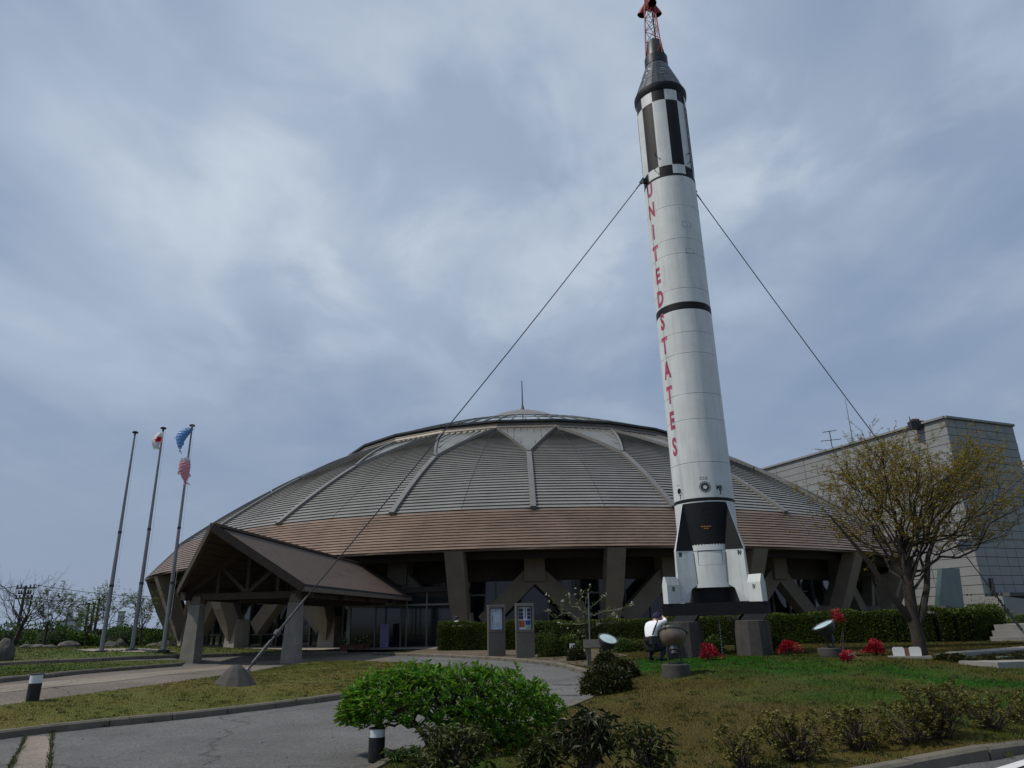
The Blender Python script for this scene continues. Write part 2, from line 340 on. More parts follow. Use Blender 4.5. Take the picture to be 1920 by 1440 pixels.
def npmesh(name, v, f, m, parent=None, col=None, loc=(0, 0, 0)):
    me = bpy.data.meshes.new(name); k = f.shape[1]
    me.vertices.add(len(v)); me.vertices.foreach_set('co', np.ascontiguousarray(v, dtype=np.float32).ravel())
    me.loops.add(f.size); me.loops.foreach_set('vertex_index', f.astype(np.int32).ravel())
    me.polygons.add(len(f)); me.polygons.foreach_set('loop_start', np.arange(0, f.size, k, dtype=np.int32)); me.polygons.foreach_set('loop_total', np.full(len(f), k, np.int32))
    if col is not None:
        a = me.color_attributes.new('Col', 'FLOAT_COLOR', 'POINT'); a.data.foreach_set('color', np.c_[col, np.ones(len(col))].astype(np.float32).ravel())
    me.materials.append(MT[m] if isinstance(m, str) else m); me.update(calc_edges=True)
    return link(name, me, parent, loc)
def leaves(pts, dirs, ln, wd, fold=.25, droop=0.0):
    """one rhombic leaf of two folded triangles per point, pointing along dirs"""
    n = len(pts); d = dirs / (np.linalg.norm(dirs, axis=1, keepdims=True) + 1e-9)
    ln = np.broadcast_to(ln, n)[:, None] * rng.uniform(.7, 1.25, (n, 1)); wd = np.broadcast_to(wd, n)[:, None]
    s = np.cross(d, rng.normal(size=(n, 3)) * .45 + np.array([0, 0, 1.])); s /= np.linalg.norm(s, axis=1, keepdims=True) + 1e-9
    u = np.cross(s, d); mid = pts + d * ln * .5
    tip = pts + d * ln - np.array([0, 0, 1.]) * droop * ln
    v = np.stack([pts, mid + s * wd * .5 + u * wd * fold, tip, mid - s * wd * .5 + u * wd * fold], 1).reshape(-1, 3)
    i = np.arange(n)[:, None] * 4
    return v, np.concatenate([i + [0, 1, 2], i + [0, 2, 3]], 0)
def rdirs(n, up=0.0):
    d = rng.normal(size=(n, 3)); d /= np.linalg.norm(d, axis=1, keepdims=True); d[:, 2] += up; return d
def inside(px, py, poly):
    poly = np.asarray(poly); res = np.zeros(len(px), bool); j = len(poly) - 1
    for i in range(len(poly)):
        xi, yi = poly[i]; xj, yj = poly[j]
        c = ((yi > py) != (yj > py)) & (px < (xj - xi) * (py - yi) / (yj - yi + 1e-12) + xi); res ^= c; j = i
    return res
def smooth_line(pts, step=.35, closed=False):
    P = [np.asarray(p, float)[:2] for p in pts]; outp = []; n = len(P)
    for i in range(n if closed else n - 1):
        p0 = P[i - 1] if (closed or i > 0) else P[i]; p1 = P[i]; p2 = P[(i + 1) % n]; p3 = P[(i + 2) % n] if (closed or i + 2 < n) else p2
        k = max(2, int(np.linalg.norm(p2 - p1) / step))
        for t in np.arange(k) / k:
            outp.append(.5 * ((2 * p1) + (-p0 + p2) * t + (2 * p0 - 5 * p1 + 4 * p2 - p3) * t * t + (-p0 + 3 * p1 - 3 * p2 + p3) * t ** 3))
    if not closed: outp.append(P[-1])
    return np.array(outp)
def nz(x, y, s, seed=0):                                  # cheap smooth noise for colour fields
    r = np.random.default_rng(seed); v = 0
    for k in range(5):
        a = r.uniform(0, 2 * PI); f = s * (1.0 + .55 * k); p = r.uniform(0, 6.3)
        v = v + np.sin((x * cos(a) + y * sin(a)) * f + p + 1.3 * np.sin((x * sin(a) - y * cos(a)) * f * .7 + p)) / (1 + .35 * k)
    return v / 2.6
def drape(name, poly, dz, m, spacing=.5, colf=None):
    poly = np.asarray(poly)[:, :2]; lo, hi = poly.min(0), poly.max(0)
    gx, gy = np.meshgrid(np.arange(lo[0], hi[0], spacing), np.arange(lo[1], hi[1], spacing)); gx = gx.ravel(); gy = gy.ravel()
    k = inside(gx, gy, poly)
    pts = np.r_[poly, np.c_[gx[k], gy[k]]]; n = len(poly)
    v, e, f, *_ = geometry.delaunay_2d_cdt([Vector(p) for p in pts], [(i, (i + 1) % n) for i in range(n)], [list(range(n))], 1, 1e-4)
    v = np.array([(p.x, p.y) for p in v]); z = T(v[:, 0], v[:, 1]) + dz; f = np.array([q for q in f if len(q) == 3])
    col = colf(v[:, 0], v[:, 1]) if colf else None
    o = npmesh(name, np.c_[v, z], f, m, col=col); o['kind'] = 'structure'; return o
def text_mesh(txt, size, bold=0.0, sx=1.0):
    c = bpy.data.curves.new('t', 'FONT'); c.body = txt; c.size = size; c.offset = bold; c.align_x = 'CENTER'; c.align_y = 'CENTER'; c.resolution_u = 3
    o = bpy.data.objects.new('t', c); COL.objects.link(o); dg = bpy.context.evaluated_depsgraph_get(); dg.update()
    me = bpy.data.meshes.new_from_object(o.evaluated_get(dg)); bpy.data.objects.remove(o); bpy.data.curves.remove(c)
    for v in me.vertices: v.co.x *= sx
    return me

# ================================================================== GROUND
def gp(pts, dz=0.0): return [ground(x, y, dz)[:2] for x, y in pts]
KH = .11                                                  # kerb height
# base terrain: polar sheet out to the horizon
def terrain():
    rad = np.r_[np.linspace(1, 48, 110), np.geomspace(49.5, 2500, 40)]; na = 260
    a = np.linspace(-PI, PI, na, endpoint=False); A, Rr = np.meshgrid(a, rad); x = (Rr * np.sin(A)).ravel(); y = (Rr * np.cos(A)).ravel() + 6
    z = T(x, y) - .07; i = np.arange(len(rad) - 1)[:, None] * na; k = np.arange(na)[None, :]
    f = np.stack([i + k, i + na + k, i + na + (k + 1) % na, i + (k + 1) % na], -1).reshape(-1, 4)
    g = .5 + .5 * nz(x, y, .06, 3); c = np.outer(1 - g, (.105, .098, .036)) + np.outer(g, (.052, .088, .022))
    v = np.c_[x, y, z]; v = np.r_[v, [[0, 6, T1(0, 6) - .07]]]; c = np.r_[c, c[:1]]
    o = npmesh('ground', v, f, 'lawn', col=c); tag(o, kind='structure')
    tri = np.stack([np.full(na, len(v) - 1), (np.arange(na) + 1) % na, np.arange(na)], 1)
terrain()
# lawn outlines
kerb_island = smooth_line(gp([(-170, 1398), (-60, 1378), (0, 1369), (150, 1354), (300, 1340), (450, 1324), (560, 1311), (640, 1300), (740, 1288), (815, 1276), (862, 1266)], KH))
back_island = smooth_line(gp([(862, 1266), (868, 1259), (840, 1250), (790, 1243), (724, 1240), (615, 1238), (552, 1244), (474, 1258), (411, 1266), (330, 1277), (203, 1294), (94, 1309), (0, 1321), (-170, 1345)], KH))
island = np.r_[kerb_island, back_island[1:]]
kerb_mus = smooth_line(gp([(700, 1224), (760, 1225), (830, 1227), (912, 1231), (1004, 1238), (1058, 1245), (1117, 1257), (1140, 1268), (1138, 1284), (1112, 1304), (1054, 1328), (960, 1362), (840, 1395), (760, 1415), (690, 1438), (655, 1462)], KH))
near = np.array([(-1.55, 8.6), (-1.0, 7.6), (0.2, 6.9), (1.6, 6.9)])
kerb_right = smooth_line(np.r_[np.array([(1.6, 6.9)]), np.array(gp([(1590, 1446), (1660, 1432), (1780, 1411), (1920, 1390), (2150, 1352), (2500, 1310)], KH))])
mound = np.r_[kerb_mus, smooth_line(np.r_[kerb_mus[-1:], near])[1:], kerb_right[1:]]
far_m = [(30, 30), (33, 40), (20, 41.5), (10, 41), (0, 40), (-5, 40.2)]
mound_poly = np.r_[mound, np.array(far_m)]
def front_line(pts): return smooth_line(gp(pts, KH))
kerb_strip = front_line([(-170, 1291), (-60, 1279), (0, 1271), (80, 1264), (150, 1257), (240, 1250), (338, 1243)])
strip_back = front_line([(345, 1237), (250, 1238), (150, 1241), (60, 1244), (0, 1247), (-170, 1256)])
strip = np.r_[kerb_strip, strip_back]
kerb_flag = front_line([(-170, 1251), (-60, 1246), (0, 1242), (100, 1237), (200, 1233), (330, 1228), (430, 1225), (540, 1223), (650, 1221.5)])
flag_poly = np.r_[kerb_flag, np.array([(-11.5, 41.5), (-20, 47), (-27, 56), (-36, 70), (-75, 80), (-70, 50), (-40, 38)])]

def green_at(x, y):
    g = np.zeros_like(x)
    for (px, py, s, k) in [(1190, 1245, 1.6, 1.1), (1340, 1240, 1.9, 1.2), (1480, 1245, 1.7, 1.0), (1670, 1255, 1.6, .75), (1560, 1290, 1.3, .75), (1640, 1300, 1.1, .7),
                           (1800, 1290, 2.0, .8), (1900, 1330, 1.6, .7), (1150, 1250, 1.0, .9), (1880, 1260, 1.5, .5), (790, 1420, 1.0, .7), (1420, 1300, .9, .25)]:
        p = ground(px, py, .1); g = np.maximum(g, k * np.exp(-((x - p[0]) ** 2 + (y - p[1]) ** 2) / (2 * s * s)))
    n = nz(x, y, 1.5, 11); n2 = nz(x, y, 5.5, 12)
    return np.clip(g * (1.0 + .35 * n) + .20 * n + .14 * n2 - .06, 0, 1)
DRY, DRY2, GRN, GRN2 = map(np.array, ((.062, .047, .012), (.086, .070, .018), (.010, .058, .003), (.022, .080, .005)))
def mound_col(x, y):
    g = green_at(x, y)[:, None]; t = (.5 + .5 * nz(x, y, 2.6, 21))[:, None]; b = np.clip(nz(x, y, 1.1, 23) - .55, 0, 1)[:, None]
    c = (DRY * (1 - t) + DRY2 * t) * (1 - g) + (GRN * (1 - t) + GRN2 * t) * g
    return c * (1 - b * .6) + np.array((.12, .075, .038)) * b * .6
def island_col(x, y):
    g = np.clip(.42 + .36 * nz(x, y, .9, 31) + .2 * nz(x, y, 3.1, 32), 0, 1)[:, None]
    return np.array((.135, .112, .032)) * (1 - g) + np.array((.078, .100, .018)) * g
def flag_col(x, y):
    g = np.clip(.62 + .3 * nz(x, y, .5, 33) + .15 * nz(x, y, 2.3, 34), 0, 1)[:, None]
    k = (1 + .22 * nz(x, y, 1.9, 35) + .18 * nz(x, y, 5.0, 36))[:, None]; return (np.array((.105, .094, .026)) * (1 - g) + np.array((.045, .078, .013)) * g) * k
asph = np.array([(-60, 6), (-40, -14), (40, -14), (60, 20), (33, 34), (20, 42.2), (10, 43), (0, 43), (-6, 43), (-12, 42.6), (-16, 40), (-40, 40), (-60, 40)])
drape('driveway_asphalt', asph, 0, 'asphalt', .9)
_bi = back_island[back_island[:, 0] < ground(728, 1240, KH)[0]]
path = np.r_[_bi[::-1], np.array(gp([(735, 1232), (705, 1222), (640, 1220)], .004)), np.array(gp([(560, 1227), (420, 1235), (340, 1244)], 0.004)), kerb_strip[::-1]]
drape('paved_path', path, .006, 'path', .7)
ps = smooth_line(gp([(0, 1287), (150, 1273), (330, 1257), (430, 1247), (560, 1236)], 0)); ps2 = smooth_line(gp([(600, 1238), (480, 1249), (380, 1259), (240, 1275), (94, 1290), (0, 1300)], 0))
drape('pale_path_strip', np.r_[ps, ps2], .012, 'pathpale', .6)
drape('island_lawn', island, KH - .012, 'lawn', .3, island_col)
drape('mound_lawn', mound_poly, KH - .012, 'lawn', .26, mound_col)
drape('grass_strip', strip, KH - .012, 'lawn', .5, flag_col)
drape('flag_lawn', flag_poly, KH - .012, 'lawn', .8, flag_col)
# concrete gutter strip across the near road, and the pale slab joint
q = [ground(x, y, .004)[:2] for x, y in ((48, 1382), (98, 1378), (92, 1445), (18, 1445))]
drape('concrete_gutter', q, .005, 'pathpale', .4)
q = [ground(x, y, .004)[:2] for x, y in ((1850, 1446), (1935, 1420), (1935, 1431), (1890, 1446))]
drape('road_marking_line', q, .008, 'paintwhite', .5)
# gravel beds round the museum and the planting bed behind the kerb
a = np.linspace(-PI, PI, 90, endpoint=False)
ring = lambda r: np.c_[DOME[0] + r * np.sin(a), DOME[1] - r * np.cos(a)]
drape('gravel_bed', ring(37.3), KH + .02, 'gravel', 1.5)
bed = np.array(gp([(760, 1224), (912, 1230), (1004, 1237), (1050, 1242.5), (1098, 1249), (1110, 1240), (1180, 1229)], KH).__add__([np.array(p) for p in ((3.2, 33), (1, 36), (-5, 39.6))]))
drape('planting_bed_soil', bed, KH + .004, 'soil', .5)
q = gp([(300, 1217.5), (330, 1222), (250, 1222.5), (175, 1221), (142, 1218.5), (170, 1216.5), (230, 1216)], KH)
drape('gravel_apron', q, KH + .004, 'gravel', .8)
# pale walks and low terrace on the right
def slab(pts, d, h, th, name, m):
    mb = MB(); P = [ray(x, y) for x, y in pts]; P = [p * (h - EYE) / p[2] + np.array([0, 0, EYE]) for p in P]
    n = len(P); vs = [(p[0], p[1], h - th) for p in P] + [(p[0], p[1], h) for p in P]
    mb.add(vs, [tuple(range(n, 2 * n))[::-1]] + [(i, (i + 1) % n, n + (i + 1) % n, n + i) for i in range(n)], m)
    return tag(mb.build(name), kind='structure')
slab([(1752, 1227), (1840, 1222), (2100, 1206), (2100, 1198), (1850, 1217), (1780, 1222)], 0, .66, .3, 'pale_walk', 'paving')
slab([(1797, 1239), (1870, 1242), (2100, 1234), (2100, 1215), (1920, 1227), (1850, 1233)], 0, .575, .14, 'pale_terrace', 'paving')

# kerbs: every stone a part of its kerb
def kerb(line, label_name, width=.15, top=KH, step=1.0, flip=False):
    root = tag(empty(label_name, (float(line[0][0]), float(line[0][1]), T1(*line[0]))), kind='structure'); ox, oy, oz = root.location
    d = np.r_[0, np.cumsum(np.linalg.norm(np.diff(line, axis=0), axis=1))]; n = max(2, int(d[-1] / step))
    xs = np.interp(np.linspace(0, d[-1], n + 1), d, line[:, 0]); ys = np.interp(np.linspace(0, d[-1], n + 1), d, line[:, 1]); zs = T(xs, ys)
    for i in range(n):
        p = Vector((xs[i], ys[i], zs[i])); q = Vector((xs[i + 1], ys[i + 1], zs[i + 1])); t = (q - p); ln = t.length; t /= ln; p = p + t * .008; q = q - t * .008
        s = Vector((t.y, -t.x, 0)).normalized() * (-1 if flip else 1); j = rng.uniform(-.006, .006); h = top + .012 + rng.uniform(-.006, .006)
        mb = MB(); prof = [(-.002, -.25), (-.002, h), (width - .03, h), (width, h - .03), (width, -.25)]
        vs = [e + s * (x + j - width * .5) + Vector((0, 0, z)) - Vector((ox, oy, oz)) for e in (p, q) for x, z in prof]
        fs = [(k, (k + 1) % 5, 5 + (k + 1) % 5, 5 + k) for k in range(5)] + [(4, 3, 2, 1, 0), (5, 6, 7, 8, 9)]
        mb.add(vs, fs, 'kerb'); mb.build('kerb_stone', parent=root)
    return root
kerb(kerb_island, 'kerb'); kerb(kerb_mus, 'kerb', flip=False); kerb(kerb_right, 'kerb'); kerb(kerb_strip, 'kerb', width=.2); kerb(kerb_flag, 'kerb', width=.2, step=1.4)
kerb(smooth_line(np.r_[kerb_mus[-1:], near]), 'kerb')

# grass blades
def blades(name, poly, n, colf, h, w, dens_d, seed, bounds=None):
    r = np.random.default_rng(seed); poly = np.asarray(poly); lo, hi = poly.min(0), poly.max(0)
    if bounds: lo = np.maximum(lo, bounds[0]); hi = np.minimum(hi, bounds[1])
    X = []; tot = 0
    while tot < n:
        x = r.uniform(lo[0], hi[0], 60000); y = r.uniform(lo[1], hi[1], 60000); d = np.hypot(x, y)
        k = inside(x, y, poly) & (r.random(60000) < np.clip((dens_d / d) ** 1.5, 0, 1)) & (np.abs(np.arctan2(x, y)) < R(43))
        X.append(np.c_[x[k], y[k]]); tot += k.sum()
    P = np.concatenate(X)[:n]; z = T(P[:, 0], P[:, 1]) + KH - .02; d = np.hypot(P[:, 0], P[:, 1])
    hh = h * r.uniform(.5, 1.4, n) * (1 + .3 * nz(P[:, 0], P[:, 1], 2.2, seed)); ww = w * r.uniform(.7, 1.3, n) * np.clip(d / 13, .8, 2.2); a = r.uniform(0, 2 * PI, n)
    lean = r.normal(0, .55, (n, 2)) * hh[:, None]
    b0 = np.c_[P[:, 0] + np.cos(a) * ww / 2, P[:, 1] + np.sin(a) * ww / 2, z]; b1 = np.c_[P[:, 0] - np.cos(a) * ww / 2, P[:, 1] - np.sin(a) * ww / 2, z]
    tp = np.c_[P[:, 0] + lean[:, 0], P[:, 1] + lean[:, 1], z + hh]
    v = np.stack([b0, b1, tp], 1).reshape(-1, 3); c = colf(P[:, 0], P[:, 1]) * r.uniform(.6, 1.75, (n, 1)) * (1 + r.normal(0, .08, (n, 3)))
    c = np.repeat(np.clip(c, .004, 1), 3, 0)
    o = npmesh(name, v, np.arange(3 * n).reshape(-1, 3), 'blade', col=c); return tag(o, None, None, None, 'stuff')
g = blades('mound_grass', mound_poly, 330000, mound_col, .032, .009, 11, 5, ((-4, 6), (22, 30)))
tag(g, 'short dry and green grass covering the mound around the rocket', 'grass')
g = blades('island_grass', island, 130000, island_col, .022, .010, 16, 6)
tag(g, 'yellowing short grass on the island lawn by the near kerb', 'grass')
g = blades('flag_grass', flag_poly, 60000, flag_col, .035, .022, 34, 9); tag(g, 'green grass of the lawn round the flagpoles', 'grass')
def tufts(name, poly, n, hh, label, seed, bounds):
    r = np.random.default_rng(seed); x = r.uniform(bounds[0][0], bounds[1][0], n * 4); y = r.uniform(bounds[0][1], bounds[1][1], n * 4); k = inside(x, y, poly); x, y = x[k][:n], y[k][:n]; P = []
    for a, b in zip(x, y): m = r.integers(5, 26); P.append(np.c_[a + r.normal(0, .045, m), b + r.normal(0, .045, m)])
    P = np.concatenate(P); m = len(P); z = T(P[:, 0], P[:, 1]) + KH - .02; v, f = leaves(np.c_[P, z], np.c_[r.normal(0, .6, (m, 2)), np.ones(m)], hh, .012, droop=.2); o = npmesh(name, v, f, LFW); tag(o, label, 'grass tufts', None, 'stuff')
LFW = leafmat('weed_leaves', [(.03, .05, .01), (.06, .085, .016), (.10, .085, .03)], .2)
tufts('mound_tufts', mound_poly, 1500, .075, 'taller grass tufts and weeds scattered over the mound', 3, ((-3, 7.5), (20, 27))); tufts('island_tufts', island, 700, .055, 'taller grass tufts scattered over the island lawn', 4, ((-20, 13), (0, 33)))
# weeds along the kerbs and gutter, fallen leaves on the asphalt
def kerb_weeds():
    r = np.random.default_rng(77); P = []
    for line, off in ((kerb_island, .10), (kerb_mus, .10), (kerb_right, .10), (kerb_strip, .12)):
        d = np.r_[0, np.cumsum(np.linalg.norm(np.diff(line, axis=0), axis=1))]
        for _ in range(int(d[-1] * 1.6)):
            t = r.uniform(0, d[-1]); i = min(max(np.searchsorted(d, t) - 1, 0), len(line) - 2); p = line[i] + (line[i + 1] - line[i]) * (t - d[i]) / max(d[i + 1] - d[i], 1e-6); tg = line[i + 1] - line[i]; tg = tg / (np.linalg.norm(tg) + 1e-9); nn = np.array([-tg[1], tg[0]])
            k = r.integers(6, 22); sd = r.choice([-1, 1]); P.append(p + nn * sd * off + r.normal(0, .03, (k, 2)))
    for x0, y0, x1, y1 in ((48, 1382, 18, 1445), (98, 1378, 92, 1445)):
        a, b = ground(x0, y0)[:2], ground(x1, y1)[:2]; P.append(a + (b - a) * r.random((260, 1)) + r.normal(0, .012, (260, 2)))
    P = np.concatenate(P); z = T(P[:, 0], P[:, 1]); n = len(P); d = np.c_[r.normal(0, .5, (n, 2)), np.ones(n)]; v, f = leaves(np.c_[P, z], d, .07, .012); o = npmesh('kerb_weeds', v, f, LFW); tag(o, 'small tufts of grass and weeds along the kerbs', 'weeds', None, 'stuff')
    P = np.c_[r.uniform(-9, 3, 900), r.uniform(8, 30, 900)]; z = T(P[:, 0], P[:, 1]) + .012; v, f = leaves(np.c_[P, z], np.c_[r.normal(0, 1, (900, 2)), r.normal(0, .05, 900)], .035, .018); o = npmesh('fallen_leaves', v, f, LFD); tag(o, 'scattered dry leaf fragments on the driveway', 'fallen leaves', None, 'stuff')
LFW = leafmat('weed_leaves', [(.03, .05, .01), (.06, .085, .016), (.10, .085, .03)], .2); LFD = leafmat('dry_leaf', [(.05, .035, .02), (.11, .08, .045), (.16, .13, .08)], .1)
kerb_weeds()
for (x0, x1, y) in ((1036, 1096, 1283), (1040, 1092, 1303)):
    q = [ground(x, yy, .004)[:2] for x, yy in ((x0, y), (x1, y), (x1, y + 1.3), (x0, y + 1.6))]; drape('asphalt_joint', q, .007, 'joint', .5)
g = blades('far_grass', np.r_[strip], 14000, flag_col, .022, .03, 30, 8); tag(g, 'green grass on the strip between the path kerbs', 'grass')

# ================================================================== MUSEUM
LM = 76.0
def zl(f): return f * LM + EYE - FLOOR
museum = tag(empty('museum_building', (DOME[0], DOME[1], FLOOR), -R(.85)), 'low round museum with grey ribbed dome roof, brown eave band and slanted concrete struts', 'building')
def PL(phi, r, z): return (r * sin(phi), -r * cos(phi), z)
BAY = R(15); RIB0 = R(.8); MID0 = RIB0 + BAY / 2
def rad_copy(obs, phi0, n=24):
    for k in range(n):
        for o in obs:
            c = o if k == 0 else o.copy()
            if k: COL.objects.link(c); c.parent = museum
            c.rotation_euler = (0, 0, phi0 + k * BAY)
R_E, Z_E = .468 * LM, zl(.0522); R_B, Z_B = .44 * LM, zl(.085); R_F, Z_F = .347 * LM, zl(.151); R_A, Z_A = .25 * LM, zl(.2005)
_q = np.polyfit([R_B, R_F, R_A], [Z_B, Z_F, Z_A], 2)
def zroof(r): return float(np.polyval(_q, r))
# grey lapped roof bay (mid-bay at phi = 0), folded along its middle
def bay_mesh():
    mb = MB(); NC = 46; rs = np.linspace(R_B, R_A, NC + 1); H = BAY / 2
    hw = lambda r: H - .002 if r >= R_F else (H - .002) * max(0, (r - R_A) / (R_F - R_A)) ** .88
    for i in range(NC):
        r0, r1 = rs[i], rs[i + 1]; z0, z1 = zroof(r0), zroof(r1); a0, a1 = hw(r0), max(hw(r1), .0006)
        lip = .085; up0 = z0 + lip
        for s in (-1, 1):
            p = [PL(0, r0 + .03, up0), PL(s * a0, r0 + .03, up0), PL(s * a1, r1, z1 + .018), PL(0, r1, z1 + .018)]
            b = [PL(0, r0 - .04, z0 + .03), PL(s * a0, r0 - .04, z0 + .03)]
            f = [(0, 1, 2, 3), (4, 5, 1, 0)]
            if s < 0: f = [q[::-1] for q in f]
            mb.add(p + b, f, 'roof')
    return mb.build('roof_bay', parent=museum)
bay = bay_mesh()
mb = MB()                                                 # fold line along the middle of the bay
for i in range(14):
    ra, rb = R_B + (R_A - R_B) * i / 14, R_B + (R_A - R_B) * (i + 1) / 14
    mb.bar(PL(0, ra, zroof(ra) + .07), PL(0, rb, zroof(rb) + .07), .03, .03, 'gutter')
fold = mb.build('fold_seam', parent=museum)
rad_copy([bay, fold], MID0)
# ribs, arch trims, pale triangular panels (rib at phi = 0)
mb = MB()
for i in range(8):
    ra, rb = R_B + .12 + (R_F - R_B) * i / 8, R_B + .12 + (R_F - R_B) * (i + 1) / 8
    mb.bar(PL(0, ra, zroof(ra) + .1), PL(0, rb, zroof(rb) + .1), .36, .32, 'ribm')
rib = mb.build('roof_rib', parent=museum)
mb = MB()
for s in (-1, 1):
    pr = None
    for i in range(9):
        r = R_F + (R_A - R_F) * i / 8; a = s * (BAY / 2 - (BAY / 2 - .002) * max(0, (r - R_A) / (R_F - R_A)) ** .88); p = PL(a, r, zroof(r) + .16)
        if pr: mb.bar(pr, p, .16, .26, 'ribm')
        pr = p
trim = mb.build('arch_trim', parent=museum)
mb = MB(); n = 8
for i in range(n):
    r0, r1 = R_F + (R_A - R_F) * i / n, R_F + (R_A - R_F) * (i + 1) / n
    w0, w1 = [(BAY / 2 - (BAY / 2 - .002) * max(0, (r - R_A) / (R_F - R_A)) ** .88) if i + q else .002 for q, r in ((0, r0), (1, r1))]
    e = .12
    mb.add([PL(-w0, r0, zroof(r0) + e), PL(w0, r0, zroof(r0) + e), PL(w1, r1, zroof(r1) + e), PL(-w1, r1, zroof(r1) + e)], [(0, 1, 2, 3)], 'petal')
for k in range(-4, 5):                                    # standing seams
    a = k / 4.6 * BAY / 2; rr = R_F + (R_A - R_F) * (abs(k) / 4.6) ** .9 - .15
    if rr > R_A + .4: mb.bar(PL(a * R_A / rr, rr, zroof(rr) + .15), PL(a, R_A, Z_A + .15), .06, .09, 'petal')
petal = mb.build('triangular_roof_panel', parent=museum)
rad_copy([rib, trim, petal], RIB0)
# brown eave band: lapped courses with staggered board joints
def band_mesh():
    mb = MB(); NC = 14; H = BAY / 2
    for i in range(NC):
        t0, t1 = i / NC, (i + 1) / NC; r0, r1 = R_E + (R_B - R_E) * t0, R_E + (R_B - R_E) * t1; z0, z1 = Z_E + (Z_B - Z_E) * t0, Z_E + (Z_B - Z_E) * t1
        edges = np.linspace(-H, H, 9); off = (H / 8) * (i % 2)
        ed = sorted(set([-H, 0.0, H] + [round(e + off, 5) for e in edges if -H < e + off < H]))
        for a, b in zip(ed[:-1], ed[1:]):
            j = rng.uniform(0, .005); g = .0; o = .07 + j
            rc0, rc1 = (r0 + o * .7), (r1 + .006); cosf = 1 / 1.0
            mb.add([PL(a + g, rc0, z0 + o * .3), PL(b - g, rc0, z0 + o * .3), PL(b - g, rc1, z1), PL(a + g, rc1, z1), PL(a + g, r0 - .03, z0 + .0), PL(b - g, r0 - .03, z0 + .0)], [(0, 1, 2, 3), (4, 5, 1, 0)], 'band')
    mb.add([PL(-H, R_E - .02, Z_E - .03), PL(H, R_E - .02, Z_E - .03), PL(H, R_B - .03, Z_B), PL(-H, R_B - .03, Z_B)], [(0, 1, 2, 3)], 'gutter')
    mb.bar(PL(-H, R_E + .03, Z_E - .06), PL(H, R_E + .03, Z_E - .06), .12, .1, 'band')
    mb.bar(PL(-H, R_B + .03, Z_B + .02), PL(H, R_B + .03, Z_B + .02), .12, .07, 'gutter')
    return mb.build('eave_band', parent=museum)
rad_copy([band_mesh()], MID0)
# crown: lapped fascia, gutter, glass skylight, cap, rod  (facet between mid-bays)
mb = MB(); H = BAY / 2
for i in range(3):
    r0, r1 = R_A + .25 - .13 * i, R_A + .25 - .13 * (i + 1); z0, z1 = Z_A - .05 + .27 * i, Z_A - .05 + .27 * (i + 1)
    mb.add([PL(-H, r0 + .06, z0), PL(H, r0 + .06, z0), PL(H, r1, z1), PL(-H, r1, z1), PL(-H, r0 - .05, z0 - .02), PL(H, r0 - .05, z0 - .02)], [(0, 1, 2, 3), (4, 5, 1, 0)], 'crown')
fas = mb.build('crown_fascia', parent=museum)
mb = MB(); gr, gz = R_A - .08, Z_A + .84
mb.bar(PL(-H, gr, gz), PL(H, gr, gz), .36, .17, 'gutter'); gut = mb.build('crown_gutter', parent=museum)
rad_copy([fas, gut], RIB0)
mb = MB(); S0, S1 = (gr - .12, gz + .07), (.075 * LM, zl(.2675)); NS = 4
def skp(a, t): return PL(a, S0[0] + (S1[0] - S0[0]) * t, S0[1] + (S1[1] - S0[1]) * t + .25 * sin(PI * t))
fr = MB()
for j in range(NS + 1): fr.bar(skp(-H, j / NS), skp(H, j / NS), .10, .12, 'frame')
for k in range(4):
    for j in range(NS): fr.bar(skp(-H + k * 2 * H / 4, j / NS), skp(-H + k * 2 * H / 4, (j + 1) / NS), .09, .12, 'frame')
skf = fr.build('skylight_frame', parent=museum)
rad_copy([skf], RIB0)
pm = []
for k in range(4):
    for (t0, t1) in ((0, .5), (.5, 1)):
        mb = MB(); a0, a1 = -H + k * 2 * H / 4 + .003, -H + (k + 1) * 2 * H / 4 - .003; tt = [t0 + .01, (t0 + t1) / 2, t1 - .01]
        for u, v in zip(tt[:-1], tt[1:]): mb.add([skp(a0, u), skp(a1, u), skp(a1, v), skp(a0, v)], [(0, 1, 2, 3)], 'skylight')
        pm.append(mb.build('skylight_pane', parent=museum))
rad_copy(pm, RIB0)
mb = MB(); cz = S1[1]; mb.lathe([(S1[0] + .12, cz - .15), (S1[0] + .12, cz + .12), (S1[0] * .6, cz + 1.25), (S1[0] * .25, cz + 1.95), (.3, cz + 2.12), (0.01, cz + 2.15)], 24, 'crown'); mb.build('roof_cap', parent=museum)
mb = MB(); mb.lathe([(.32, cz + 2.0), (.12, cz + 2.7), (.07, cz + 3.0), (.05, zl(.343)), (.001, zl(.3435))], 8, 'gutter'); mb.build('lightning_rod', parent=museum)
# soffit, ring beam, floor
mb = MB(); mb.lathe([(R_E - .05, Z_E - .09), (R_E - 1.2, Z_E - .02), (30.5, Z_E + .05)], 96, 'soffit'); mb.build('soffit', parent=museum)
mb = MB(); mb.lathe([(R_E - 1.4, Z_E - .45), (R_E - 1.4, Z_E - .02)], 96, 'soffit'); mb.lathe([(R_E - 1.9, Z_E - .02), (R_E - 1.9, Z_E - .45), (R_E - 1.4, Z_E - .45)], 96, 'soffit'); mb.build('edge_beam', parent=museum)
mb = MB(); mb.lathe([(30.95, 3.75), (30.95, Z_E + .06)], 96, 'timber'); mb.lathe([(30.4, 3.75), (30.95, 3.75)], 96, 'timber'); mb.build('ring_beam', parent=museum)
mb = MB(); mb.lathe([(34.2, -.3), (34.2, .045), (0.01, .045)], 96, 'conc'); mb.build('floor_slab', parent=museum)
mb = MB(); mb.lathe([(29.0, 0), (29.0, 5.4)], 60, 'soffit'); mb.build('inner_wall', parent=museum)
